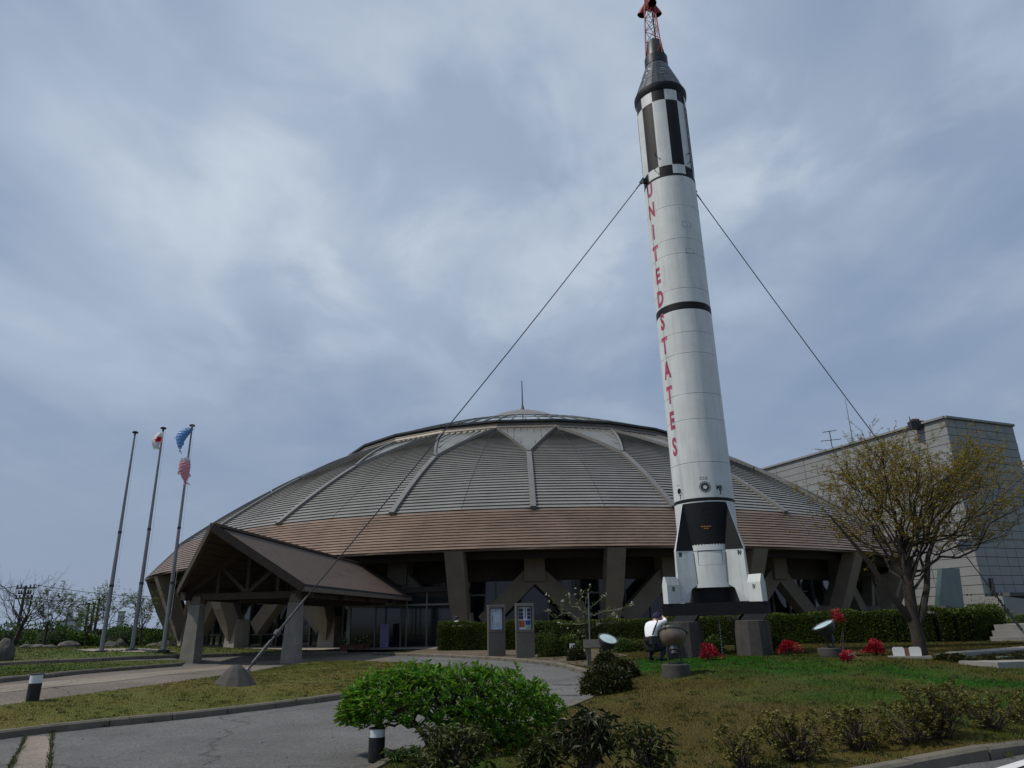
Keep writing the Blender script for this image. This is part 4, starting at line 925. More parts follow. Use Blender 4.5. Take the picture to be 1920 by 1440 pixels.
anc = empty('cable_anchor', (pA[0], pA[1], pA[2] - .05)); o = mbA.build('mound', parent=anc)
tag(anc, 'rough dark stone cone anchoring the cable on the island lawn', 'cable anchor')
eL = Vector((aL[0], aL[1], aL[2])); b0 = eL - Vector((pA[0], pA[1], pA[2] - .05))
mb = MB(); mb.tube([b0 + Vector((.0, 0, .0)), b0 + Vector((-.12, 0, -.06)), b0 + Vector((-.2, .02, -.25))], .035, 7, 'steel'); mb.tube([b0 + Vector((.02, 0, .02)), b0 + Vector((.03, 0, -.55))], .025, 6, 'steel'); mb.build('anchor_eye', parent=anc, smooth=True)
guy(lugL, eL, 'long guy cable from the rocket down to the stone cone on the island lawn')
gR = T1(17.75, 26.3); guy(lugR, Vector((17.75, 26.3, gR + .35)), 'guy cable from the rocket passing in front of the yellow budding tree')
gB = T1(9.1, 34.6); guy(lugB, Vector((9.1, 34.6, gB + .3)), 'rear guy cable running from the rocket back towards the hedge')
mb = MB(); mb.box(-.3, .3, -.3, .3, -.3, .12, 'pedestal'); mb.bar((0, 0, .1), (0, 0, .36), .08, .08, 'steel', up=(0, 1, 0)); o = mb.build('cable_footing', loc=(17.75, 26.3, gR + .06)); tag(o, 'low concrete footing of the cable right of the budding tree', 'footing')
mb = MB(); mb.box(-.3, .3, -.3, .3, -.3, .12, 'pedestal'); mb.bar((0, 0, .1), (0, 0, .32), .08, .08, 'steel', up=(0, 1, 0)); o = mb.build('cable_footing', loc=(9.1, 34.6, gB + .06)); tag(o, 'low concrete footing of the rear cable by the long hedge', 'footing')
# thin chain hanging under the frame
c = Matrix.Rotation(-R(15), 3, 'Z') @ Vector((.05, -1.05, 0)) + Vector((RK[0], RK[1], 0)); g = T1(c.x, c.y) + KH
mb = MB()
for i in range(14): z = zb0 - (zb0 - g) * (i + .5) / 14; mb.tube([(0, 0, z + .035), (.01 * (i % 2), 0, z), (0, 0, z - .035)], [.008, .024, .008], 6, 'steel')
tag(mb.build('hanging_chain', loc=(c.x, c.y, 0)), 'thin pale chain hanging between the two front rocket pedestals', 'chain')

# ================================================================== HALL ON THE RIGHT
dB = 88.0; cB = at_d(1770, 780, dB); gB0 = .5; hB = cB[2] - gB0
dirL = Vector((sin(R(-22.9)), cos(R(-22.9)), 0)); dirR = Vector((sin(R(67.1)), cos(R(67.1)), 0))
hall = tag(empty('exhibition_hall', (cB[0], cB[1], gB0)), 'tall blank hall clad in pale stone panels behind the dome and the budding tree', 'building')
a_end = az(1900, 803); pr = Vector((cB[0], cB[1], 0))     # where the right face ends
tR = (cos(a_end) * pr.x - sin(a_end) * pr.y) / (sin(a_end) * dirR.y - cos(a_end) * dirR.x); LR = tR; LL = 62.0
P0, PA, PB = Vector((0, 0, 0)), dirL * LL, dirR * LR; PC = PA + PB; inn = (dirL + dirR) * .06
mb = MB(); c = [q for q in (P0 + inn, PB + dirL * .06 - dirR * .06, PC - inn, PA - dirL * .06 + dirR * .06)]
mb.hexa([(*p[:2], -1) for p in c] + [(*p[:2], hB - .1) for p in c], 'joint'); mb.build('core_wall', parent=hall)
mb = MB()
for a, b in ((P0, PA), (P0, PB), (PB, PC), (PC, PA)): mb.bar(a + Vector((0, 0, hB - .12)), b + Vector((0, 0, hB - .12)), .5, .24, 'panel')
mb.build('coping', parent=hall)
rowh = .92; nr = int(hB / rowh); items = []
for face, d, Ln, pw, m in (('L', dirL, LL, 5.2, 'panel'), ('R', dirR, LR, LR / 7, 'panel2')):
    nc = int(Ln / pw); o_ = Vector((-d.y, d.x, 0)) if face == 'R' else Vector((d.y, -d.x, 0))
    o_ = o_ if o_.dot(-pr) > 0 else -o_
    me_ = None
    for r in range(nr):
        for k in range(nc):
            z0 = hB - .26 - (r + 1) * rowh; off = 0
            items.append((face, r, k, d * (k * pw + off) + o_ * .0, z0, pw, d, o_, m))
    mb = MB(); g = .03; q = [(d * g), (d * (pw - g))]
    mb.hexa([(*p[:2], zq) for zq in (g, rowh - g) for p in (q[0], q[1], q[1] - o_ * .1, q[0] - o_ * .1)], m)
    proto = mb.build('panel', parent=hall); globals()['_p' + face] = proto
holes = {('L', 3, 3), ('L', 3, 4), ('R', 1, 0)}
items = [it for it in items if it[4] > -.5]
key = lambda it: (0 if it[0] == 'R' else 1, it[2]) if it[0] == 'R' else (1, it[2])
order = sorted(items, key=lambda it: (it[2] if it[0] == 'L' else 0, it[1]))
stuffmb = MB(); cnt = 0; first = {'L': True, 'R': True}
for it in order:
    face, r, k, off, z0, pw, d, o_, m = it; jit = o_ * float(rng.uniform(-.012, .012)); proto = globals()['_p' + face]
    if cnt < 296:
        ob = proto if first[face] else proto.copy()
        if not first[face]: COL.objects.link(ob); ob.parent = hall
        first[face] = False; ob.location = (*(off + jit)[:2], z0); cnt += 1
    else:
        vs = [tuple(Vector(v.co) + Vector((*(off + jit)[:2], z0))) for v in proto.data.vertices]
        stuffmb.add(vs, [tuple(p.vertices) for p in proto.data.polygons], m)
if stuffmb.v: tag(stuffmb.build('panel_field', parent=hall), kind='stuff')
def on_hall(px, py, face='L'):                            # point on a facade seen at a pixel
    d = dirL if face == 'L' else dirR; r = ray(px, py); n = Vector((d.y, -d.x, 0)); t = pr.dot(n) / (n.x * r[0] + n.y * r[1]); return r * t + np.array([0, 0, EYE])
def hall_box(name, pts, face, th, m):
    P = [Vector(on_hall(x, y, face)) - hall.location for x, y in pts]; d = dirL if face == 'L' else dirR; n = Vector((d.y, -d.x, 0)); n = n if n.dot(-pr) > 0 else -n
    mb = MB(); mb.hexa([tuple(p) for p in P] + [tuple(p + n * th) for p in P], m); return mb.build(name, parent=hall)
hall_box('dark_window', [(1716, 852), (1724, 850), (1724, 838), (1716, 840)], 'L', .05, 'farwin')
hall_box('dark_window', [(1795, 1034), (1822, 1030), (1822, 1012), (1795, 1016)], 'R', .06, 'farwin')
hall_box('dark_window', [(1812, 1160), (1835, 1160), (1834, 1146), (1811, 1146)], 'R', .06, 'glass')
hall_box('glazed_stair_front', [(1752, 1136), (1801, 1152), (1790, 1066), (1758, 1066)], 'R', .5, 'skylight')
hall_box('stair_canopy', [(1750, 1160), (1802, 1154), (1800, 1146), (1752, 1136)], 'R', 1.2, 'lampdark')
hall_box('loading_door', [(1868, 1164), (1925, 1164), (1922, 1118), (1866, 1118)], 'R', .08, 'lampdark')
hall_box('door_awning', [(1864, 1119), (1935, 1118), (1935, 1112), (1864, 1112)], 'R', 1.6, 'gutter')
hall_box('downpipe', [(1863, 1142), (1866, 1142), (1856, 1084), (1853, 1084)], 'R', .35, 'lampdark')
for x in (1812, 1820, 1849): hall_box('vent_grille', [(x - 1, 1117), (x + 2, 1117), (x + 2, 1114), (x - 1, 1114)], 'R', .06, 'lampdark')
p = at_d(1600, 822, 97); t = at_d(1585, 748, 97); mb = MB(); mb.tube([(0, 0, 0), tuple(t - np.array([t[0], t[1], 0]) - np.array([0, 0, p[2]]))], [.09, .03], 6, 'steel')
mb = MB(); z0 = at_d(1598, 828, 97)[2] - .6; z1 = at_d(1585, 748, 97)[2]; q = at_d(1594, 800, 97); mb.tube([(0, 0, 0), (0, 0, z1 - z0)], [.10, .035], 6, 'steel'); tag(mb.build('lightning_rod', loc=(q[0], q[1], z0)), 'slender lightning rod on the roof edge of the stone hall', 'lightning rod')
dA = 100.0; q = at_d(1558, 825, dA); zt = at_d(1555, 808, dA)[2]; z0 = at_d(1558, 842, dA)[2] - .5; ant = tag(empty('tv_antenna', (q[0], q[1], z0)), 'small television antenna with two crossbars on the hall roof', 'antenna')
mb = MB(); mb.tube([(0, 0, 0), (0, 0, zt - z0)], .06, 6, 'gutter'); mb.build('mast', parent=ant)
for zz_, hw in ((zt - z0 - .05, .9), (zt - z0 - 1.25, 1.35)):
    mb = MB(); mb.bar((-hw, 0, zz_ - .12), (hw, 0, zz_ + .12), .06, .06, 'gutter')
    for k in np.linspace(-.9, .9, 5): mb.bar((hw * k, -.35, zz_ + .12 * k), (hw * k, .35, zz_ + .12 * k), .04, .04, 'gutter')
    mb.build('crossbar', parent=ant)
q = at_d(1717, 792, 89.5); mb = MB(); mb.box(-.75, .75, -.4, .4, -.8, .1, 'capsule2'); mb.box(-.5, .3, -.3, .3, .1, .35, 'terra'); mb.tube([(-.6, 0, .1), (-.6, 0, .7)], .05, 5, 'terra'); tag(mb.build('roof_vent', loc=tuple(q)), 'rusty dark vent unit on the parapet of the stone hall', 'vent unit')
# steps and white block at the far right
q = at_d(1850, 1206, 31); stp = tag(empty('stone_steps', (q[0], q[1], .50), -R(26)), 'three pale concrete steps beyond the right end of the hedge', 'steps')
for k in range(3): mb = MB(); mb.box(.2 + .12 * k, 5, .45 * k, 3, .05 + .20 * k, .05 + .20 * (k + 1) - .004, 'paving'); mb.build('step', parent=stp)
q = at_d(1893, 1163, 48); mb = MB(); mb.hexa([(0, 0, -1.0), (6, 1.6, -1.0), (6, 3, -1.0), (-.3, 1.5, -1.0), (-.1, 0, 1.25), (6, 1.6, .55), (6, 3, .55), (-.4, 1.5, 1.25)], 'panel'); tag(mb.build('service_block', loc=tuple(q)), 'low white walled service block at the foot of the hall, cut by the frame edge', 'outbuilding')

# ================================================================== PLANTS
LF = {}
LF['bush'] = leafmat('fresh_green_leaves', [(.024, .078, .005), (.048, .160, .008), (.088, .235, .012), (.15, .30, .022), (.12, .13, .02)], .38, .5)
LF['rhodo'] = leafmat('dark_leathery_leaves', [(.02, .03, .013), (.035, .046, .018), (.05, .06, .024), (.085, .09, .04)], .12, .4)
LF['olive'] = leafmat('olive_leaves', [(.03, .042, .010), (.06, .075, .018), (.10, .115, .03)], .2)
LF['azalea'] = leafmat('bronze_green_leaves', [(.075, .06, .014), (.11, .10, .018), (.14, .145, .025), (.16, .125, .03)], .22)
LF['dark'] = leafmat('dark_clipped_leaves', [(.016, .022, .006), (.03, .038, .009), (.05, .055, .013), (.07, .062, .018)], .15)
LF['hedge'] = leafmat('hedge_leaves', [(.028, .048, .006), (.05, .085, .010), (.08, .125, .015), (.11, .145, .02)], .22)
LF['light'] = leafmat('yellow_green_leaves', [(.03, .06, .008), (.055, .095, .012), (.08, .12, .018)], .22)
LF['bud'] = leafmat('bronze_young_leaves', [(.22, .13, .018), (.28, .19, .022), (.29, .24, .03), (.19, .20, .03)], .5)
LF['flower'] = leafmat('red_petals', [(.22, .008, .018), (.36, .012, .03), (.48, .03, .05)], .25)
LF['blossom'] = leafmat('white_petals', [(.55, .56, .50), (.68, .70, .62)], .3)
LF['spring'] = leafmat('spring_leaves', [(.07, .105, .02), (.105, .15, .03), (.14, .175, .05)], .3)
LF['wood'] = leafmat('far_wood_leaves', [(.014, .026, .012), (.024, .042, .016), (.038, .06, .02)], .15)
LF['bright'] = leafmat('bright_undergrowth', [(.035, .075, .010), (.055, .115, .014), (.08, .15, .022)], .3)
def foliage(pts, dirs, ln, wd, m, parent, name='foliage', **k):
    v, f = leaves(pts, dirs, ln, wd, **k); return npmesh(name, v, f, LF[m], parent)
def lump(n, seed, amp=.22, k=7):                          # lumpy directions: radius factor per direction
    r = np.random.default_rng(seed); c = r.normal(size=(k, 3)); c /= np.linalg.norm(c, axis=1, keepdims=True)
    def fac(d): return 1 + amp * (np.exp(-((d[:, None, :] - c[None]) ** 2).sum(2) / .35).sum(1) - .55)
    return fac
def clipped(name, x, y, rx, ry, h, m, n, label, cat='shrub', group=None, ln=.05, zb=0.0, seed=0, flat=.0):
    """dense rounded shrub: leaves in a shell through a lumpy dome over short stems"""
    g = T1(x, y) + KH - .03 + zb; root = tag(empty(name, (x, y, g)), label, cat, group)
    fac = lump(n, seed + 100); d = rdirs(n); d[:, 2] = np.abs(d[:, 2]) * 1.05 - .12; d /= np.linalg.norm(d, axis=1, keepdims=True)
    rad = (1 - np.abs(rng.normal(0, .14, n)) + (rng.random(n) < .10) * rng.uniform(.05, .25, n)) * fac(d); P = d * rad[:, None] * np.array([rx, ry, h * .92]) + np.array([0, 0, h * .06]); P[:, 2] = np.maximum(P[:, 2], .02)
    foliage(P, d * .8 + rdirs(n) * .7, ln * 1.25, ln * .75, m, root)
    mb = MB()
    for k in range(9): a = rng.uniform(0, 6.28); q = rng.uniform(.2, .75); mb.tube([(0.05 * cos(a), .05 * sin(a), -.08), (rx * q * .5 * cos(a), ry * q * .5 * sin(a), h * .4), (rx * q * cos(a), ry * q * sin(a), h * .8)], [.022, .016, .006], 5, 'stem')
    mb.build('stems', parent=root)
    # solid dark core, its colour standing in for shade seen through the gaps
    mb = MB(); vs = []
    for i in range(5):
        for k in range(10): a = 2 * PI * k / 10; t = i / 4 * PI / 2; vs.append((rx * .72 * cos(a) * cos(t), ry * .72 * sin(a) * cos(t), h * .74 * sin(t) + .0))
    mb.add(vs, [(i * 10 + k, i * 10 + (k + 1) % 10, i * 10 + 10 + (k + 1) % 10, i * 10 + 10 + k) for i in range(4) for k in range(10)], 'leafcore'); mb.build('shade_core', parent=root)
    return root
def shrub_at(name, px, py, wpx, hpx, m, n, label, dz=KH, depth=.8, **k):
    p = ground(px, py, dz - .03); d = math.hypot(p[0], p[1]); sc = sw(d); return clipped(name, p[0], p[1], wpx * sc / 2, wpx * sc / 2 * depth, hpx * sh(d), m, n, label, **k)
def branchy(mb, base, tips, r0, seed, lift=.5, m='stem', n=5):
    r = np.random.default_rng(seed)
    for t in tips:
        t = np.asarray(t); b = np.asarray(base) + r.normal(0, .02, 3) * (1, 1, 0); k = 6; pts = []
        for i in range(k + 1): s = i / k; q = b + (t - b) * s; q[2] = b[2] + (t[2] - b[2]) * s ** (1 - lift * .5); pts.append(q + (r.normal(0, .03, 3) * np.linalg.norm(t - b) * (0 < i < k)))
        mb.tube(pts, list(np.linspace(r0, r0 * .25, k + 1)), n, m)

def sw(d): return (.947 * d - .5) / F
def sh(d): return sw(d) / 1.09
# -- big fresh green bush in front: whorls of leaves on an umbrella of crooked stems
def big_bush():
    p = ground(842, 1399, KH); root = tag(empty('green_bush', (p[0], p[1], p[2] - .02)), 'large bright green leafy bush at the road edge behind the near bollard', 'bush')
    dist = math.hypot(p[0], p[1]); rx, ry, h = 186 * sw(dist), .70, 166 * sh(dist)
    r = np.random.default_rng(4); fac = lump(1, 41, .30, 11); W_ = []
    while len(W_) < 1900:
        d = r.normal(size=3); d[2] = abs(d[2]) - .10; d /= np.linalg.norm(d); q = fac(d[None])[0] * (1 - abs(r.normal(0, .11)))
        P = d * q * np.array([rx, ry, h * .60]) + np.array([0, 0, h * .38])
        if P[2] < h * .26 and P[0] < .1 and r.random() < .8: continue
        if -rx * .75 < P[0] < -rx * .2 and P[2] < h * .40 and r.random() < .5: continue
        if P[0] > -.15 and r.random() < .46: P[2] *= r.uniform(.06, .9); P[0] *= .97
        if P[2] > h * .90: P[2] = h * (.90 + .25 * (P[2] / h - .90)) - abs(r.normal(0, .03))
        if P[2] > h * .75 and r.random() < .16: P = P + np.array([r.normal(0, .03), 0, r.uniform(.03, .13)])
        W_.append((P, d))
    pts, dirs, lns = [], [], []
    for P, d in W_:
        ax = d * .55 + np.array([0, 0, .75]); ax /= np.linalg.norm(ax); k = r.integers(6, 11); s = r.uniform(.75, 1.25)
        for i in range(k):
            a = 2 * PI * i / k * 1.618 + r.uniform(-.3, .3); t = np.cross(ax, [cos(a), sin(a), .2]); t /= np.linalg.norm(t); e = r.uniform(.25, 1.0)
            dd = ax * e + t * (1.25 - e * .6); pts.append(P - ax * r.uniform(0, .07)); dirs.append(dd); lns.append(.088 * s)
    foliage(np.array(pts), np.array(dirs), np.array(lns), np.array(lns) * .34, 'bush', root, droop=.10)
    mb = MB(); stems = [(-.5, .1), (-.15, -.05), (.2, .1), (.55, 0), (.05, .25)]
    for i, (sx, sy) in enumerate(stems):
        tips = [W_[j][0] * .97 for j in r.choice(len(W_), 26) if abs(W_[j][0][0] - sx * 2.2) < 1.0]
        fork = np.array([sx * 1.0, sy, h * .30]); mb.tube([(sx * .45, sy, -.05), (sx * .7, sy, h * .15), fork], [.05, .042, .034], 7, 'stem'); branchy(mb, fork, tips, .021, 50 + i, .2)
    branchy(mb, (-.45, 0, .28), [(-rx * .75, -.2, h * .33), (-rx * .6, .2, h * .42), (-rx * .85, 0, h * .45)], .03, 77, .1)
    mb.build('stems', parent=root)
big_bush()
def leggy(px, py, wpx, hpx, label, m, seed, nt=16, lper=9, ln=.13, wd=.028, droop=.35, cat='shrub', group=None, depth=.7, low=.25, r0=.018, thin=False):
    """upright open shrub: many stems, tufts of leaves at the stem ends"""
    p = ground(px, py, KH); root = tag(empty('leafy_shrub', (p[0], p[1], p[2] - .03)), label, cat, group); d = math.hypot(p[0], p[1]); sc = sw(d); hpx = hpx / 1.1; r = np.random.default_rng(seed)
    tips = []
    for i in range(nt):
        a = r.uniform(0, 2 * PI); q = math.sqrt(r.random()); z = hpx * sc * (r.uniform(low, 1.0) if q > .45 else r.uniform(.6, 1)); tips.append(np.array([wpx * sc / 2 * q * cos(a), wpx * sc / 2 * depth * q * sin(a), z]))
    mb = MB(); branchy(mb, (0, 0, -.03), tips, r0, seed, .35); mb.build('stems', parent=root)
    pts, dirs = [], []
    for t in tips:
        for i in range(lper):
            a = r.uniform(0, 2 * PI); pts.append(t - np.array([0, 0, r.uniform(0, ln * 1.1)]) + r.normal(0, ln * .12, 3)); dirs.append([cos(a), sin(a), r.uniform(-.5, .8)])
    foliage(np.array(pts), np.array(dirs), ln, wd, m, root, droop=droop); return root
leggy(1100, 1452, 120, 132, 'dark narrow-leaved shrub right of the bright green bush', 'rhodo', 1, 46, 11)
leggy(1222, 1462, 104, 120, 'smaller dark shrub with a yellowish tip standing furthest from the green bush', 'olive', 2, 36, 10, .11, .026)
leggy(850, 1450, 165, 102, 'olive narrow-leaved shrub growing under the left half of the green bush', 'olive', 3, 64, 12, .10, .028)
leggy(1015, 1452, 80, 78, 'olive narrow-leaved shrub growing under the right end of the green bush', 'olive', 9, 34, 10, .12, .028)
leggy(760, 1424, 90, 34, 'low green weeds at the kerb behind the near bollard', 'bright', 10, 40, 8, .06, .02)
AZ = [(1395, 1440, 130, 90, 'sparse low azalea with bare stems, first from the left in the roadside row', 60), (1492, 1424, 190, 100, 'broad bronze green azalea second in the roadside row', 130), (1612, 1403, 150, 85, 'twiggy azalea in the middle of the roadside row', 100),
      (1712, 1392, 150, 80, 'olive azalea low beside the twiggy middle one', 100), (1766, 1382, 150, 105, 'tallest and densest azalea of the roadside row', 150), (1858, 1368, 140, 70, 'flat bronze azalea near the right end of the roadside row', 100), (1930, 1356, 90, 60, 'azalea at the right end of the roadside row cut by the frame', 60)]
for i, (px, py, w_, h_, lb, nt_) in enumerate(AZ): leggy(px, py, w_ * .78, h_ * .93, lb, 'azalea', 20 + i, int(nt_ * .85), 17, .046, .022, .1, 'shrub', 'azaleas along the road kerb', .75, .3, .007)
# -- clipped shrubs
shrub_at('clipped_shrub', 1136, 1300, 86, 52, 'dark', 5200, 'nearest dark bronze clipped shrub, on the kerb bend', seed=1, ln=.045)
shrub_at('clipped_shrub', 1170, 1275, 66, 44, 'dark', 3400, 'dark clipped shrub tucked just behind the one on the kerb bend', seed=2, ln=.045)
shrub_at('clipped_shrub', 1136, 1254, 52, 36, 'dark', 2600, 'dark round shrub in front of the blue lit floodlight', seed=3, ln=.045)
shrub_at('clipped_shrub', 1081, 1240, 36, 26, 'dark', 1900, 'small dark ball shrub below the white square lamp', seed=4, ln=.045)
shrub_at('clipped_shrub', 1032, 1233, 46, 42, 'hedge', 2600, 'green mounded shrub just right of the photo notice kiosk', seed=5, ln=.05)
shrub_at('clipped_shrub', 1062, 1231, 50, 44, 'hedge', 2600, 'green mounded shrub behind the small dark ball shrub', seed=6, ln=.05)
shrub_at('clipped_shrub', 1012, 1228, 44, 44, 'hedge', 2400, 'green shrub closest to the right side of the photo notice kiosk', seed=7, ln=.05)
shrub_at('clipped_shrub', 1172, 1224, 46, 26, 'light', 2200, 'pale yellow green low shrub behind the crouching man', seed=8, ln=.05)
shrub_at('clipped_shrub', 1200, 1222, 34, 24, 'azalea', 1500, 'reddish low shrub beside the pale yellow green one', seed=9, ln=.05)
shrub_at('clipped_shrub', 1338, 1222, 44, 26, 'light', 2000, 'pale yellow green shrub between the rocket pedestals', seed=10, ln=.05)
shrub_at('clipped_shrub', 1452, 1222, 40, 30, 'light', 1600, 'yellow green shrub right of the right front pedestal', seed=12, ln=.05)
q = at_d(1862, 1185, 40); clipped('clipped_shrub', q[0], q[1], 1.25, 1.1, 1.5, 'hedge', 3400, 'large round clipped shrub behind the right end of the hedge', seed=13, ln=.07)
q = at_d(1925, 1185, 38); clipped('clipped_shrub', q[0], q[1], .9, .9, 1.0, 'hedge', 2200, 'round clipped shrub at the right edge above the steps', seed=14, ln=.07)
q = at_d(1815, 1185, 41); clipped('clipped_shrub', q[0], q[1], 1.1, .9, .85, 'dark', 2000, 'low dark shrub under the hall window', seed=15, ln=.07)
for i, (px, py) in enumerate(((1772, 1240), (1800, 1243), (1828, 1246), (1858, 1246), (1890, 1246), (1915, 1246))): shrub_at('low_shrub', px, py, 32, 11 + 3 * (i % 2), 'dark', 900, ['first tiny dark shrub of the edging right of the big trunk', 'second tiny dark shrub of the edging right of the big trunk', 'third tiny shrub of the edging, before the pale terrace', 'fourth tiny shrub of the edging, before the pale terrace', 'fifth tiny shrub of the edging, near the cable footing', 'last tiny shrub of the edging at the right frame edge'][i], group='tiny edging shrubs', seed=30 + i, ln=.045)
# -- hedges
def hedge(line, w_, h_, n, label, m='hedge', ln=.055):
    line = smooth_line(line, .45); c = line.mean(0); g = T1(*c) + KH - .03; root = tag(empty('clipped_hedge', (c[0], c[1], g)), label, 'hedge', 'hedges in front of the museum')
    seg = np.linalg.norm(np.diff(line, axis=0), axis=1); cum = np.r_[0, np.cumsum(seg)]; r = np.random.default_rng(int(c[0] * 10) + 90)
    t = r.uniform(0, cum[-1], n); x = np.interp(t, cum, line[:, 0]); y = np.interp(t, cum, line[:, 1]); k = np.clip(np.searchsorted(cum, t) - 1, 0, len(seg) - 1); tg = (line[1:] - line[:-1])[k] / seg[k][:, None]; nn = np.c_[-tg[:, 1], tg[:, 0]]
    face = r.random(n); top = face < .36; s = np.where(r.random(n) < .72, np.where((nn[:, 1] > 0), -1, 1), np.where((nn[:, 1] > 0), 1, -1))
    wob = .06 * np.sin(t * 2.1) + .05 * np.sin(t * 4.7 + 1); off = np.where(top, r.uniform(-1, 1, n), s * (1 - np.abs(r.normal(0, .10, n)))) * (w_ / 2 + wob * .5); z = np.where(top, h_ + wob - np.abs(r.normal(0, .05, n)), h_ * r.random(n) ** .85 * 1.0)
    rnd = 1 - .16 * np.clip((z / h_ - .8) / .2, 0, 1); P = np.c_[x + nn[:, 0] * off * rnd - c[0], y + nn[:, 1] * off * rnd - c[1], z + (T(x, y) - T1(*c))]
    D = np.c_[nn * np.where(top, 0, s)[:, None], np.where(top, 1.0, .35)] + rdirs(n) * .75; foliage(P, D, ln * 1.45, ln * .85, m, root)
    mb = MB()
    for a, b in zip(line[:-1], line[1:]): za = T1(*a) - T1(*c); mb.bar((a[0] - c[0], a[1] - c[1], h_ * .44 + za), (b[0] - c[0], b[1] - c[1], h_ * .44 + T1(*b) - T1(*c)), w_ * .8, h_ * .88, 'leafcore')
    mb.build('shade_core', parent=root); return root  # solid bars coloured dark as the shade inside the hedge
h1 = [at_d(828, 1215, 37.2)[:2], at_d(915, 1212, 36.2)[:2], at_d(1000, 1212, 35.4)[:2]]; hedge(h1, 1.1, 1.28, 17000, 'clipped hedge along the museum behind the two notice kiosks')
h2 = [at_d(1000, 1212, 36.6)[:2], at_d(1120, 1208, 35.6)[:2], at_d(1260, 1206, 34.6)[:2], at_d(1318, 1205, 34.2)[:2], at_d(1385, 1204, 33.9)[:2]]; hedge(h2, 1.0, 1.22, 18000, 'clipped hedge between the kiosks and the rocket')
h3 = [at_d(1400, 1205, 33.0)[:2], at_d(1540, 1205, 32.0)[:2], at_d(1690, 1203, 31.2)[:2], at_d(1780, 1200, 31.4)[:2], at_d(1862, 1195, 33)[:2]]; hedge(h3, 1.2, 1.15, 26000, 'long clipped hedge right of the rocket, behind the budding tree')

# -- azaleas in bloom
def azalea(px, py, wpx, hpx, n, label, seed, stem=None):
    p = ground(px, py, KH); d = math.hypot(p[0], p[1]); sc = sw(d); root = tag(empty('flowering_azalea', (p[0], p[1], p[2] - .03)), label, 'azalea', 'red azaleas in bloom'); r = np.random.default_rng(seed)
    fac = lump(1, seed, .75, 5); dd = rdirs(n); dd[:, 2] = np.abs(dd[:, 2]); q = fac(dd) * r.random(n) ** .3 * 1.05; z0 = (stem or 0) * sc; P = dd * q[:, None] * np.array([wpx * sc / 2, wpx * sc * .4, hpx * sc * .8]) + np.array([0, 0, hpx * sc * .2 + z0]); foliage(P, dd + rdirs(n) * .6, .055, .045, 'flower', root, 'blossom')
    m = n // 3; dd = rdirs(m); P = dd * (r.random(m) ** .4)[:, None] * np.array([wpx * sc * .5, wpx * sc * .4, hpx * sc * .35]) + np.array([0, 0, hpx * sc * .25 + z0]); foliage(P, dd, .05, .02, 'dark' if not stem else 'azalea', root)
    mb = MB(); branchy(mb, (0, 0, -.03), [np.array([r.normal(0, wpx * sc * .2), r.normal(0, wpx * sc * .15), z0 + hpx * sc * r.uniform(.3, .8)]) for _ in range(4 if stem else 8)], .014, seed); mb.build('stems', parent=root)
azalea(1329, 1237, 34, 26, 520, 'red azalea between the two front rocket pedestals', 61); azalea(1478, 1229, 40, 38, 700, 'red azalea with a raised tip left of the right floodlight', 62)
azalea(1586, 1238, 22, 14, 320, 'smallest red azalea at the foot of the tall stemmed one', 63); azalea(1643, 1228, 44, 28, 800, 'widest red azalea, left of the white plaque', 64); azalea(1584, 1228, 24, 20, 330, 'red azalea flowering on a tall thin stem beside the right floodlight', 65, stem=52)
azalea(1317, 1222, 10, 7, 60, 'tiny red bloom peeping beside the left front pedestal', 66, stem=30)

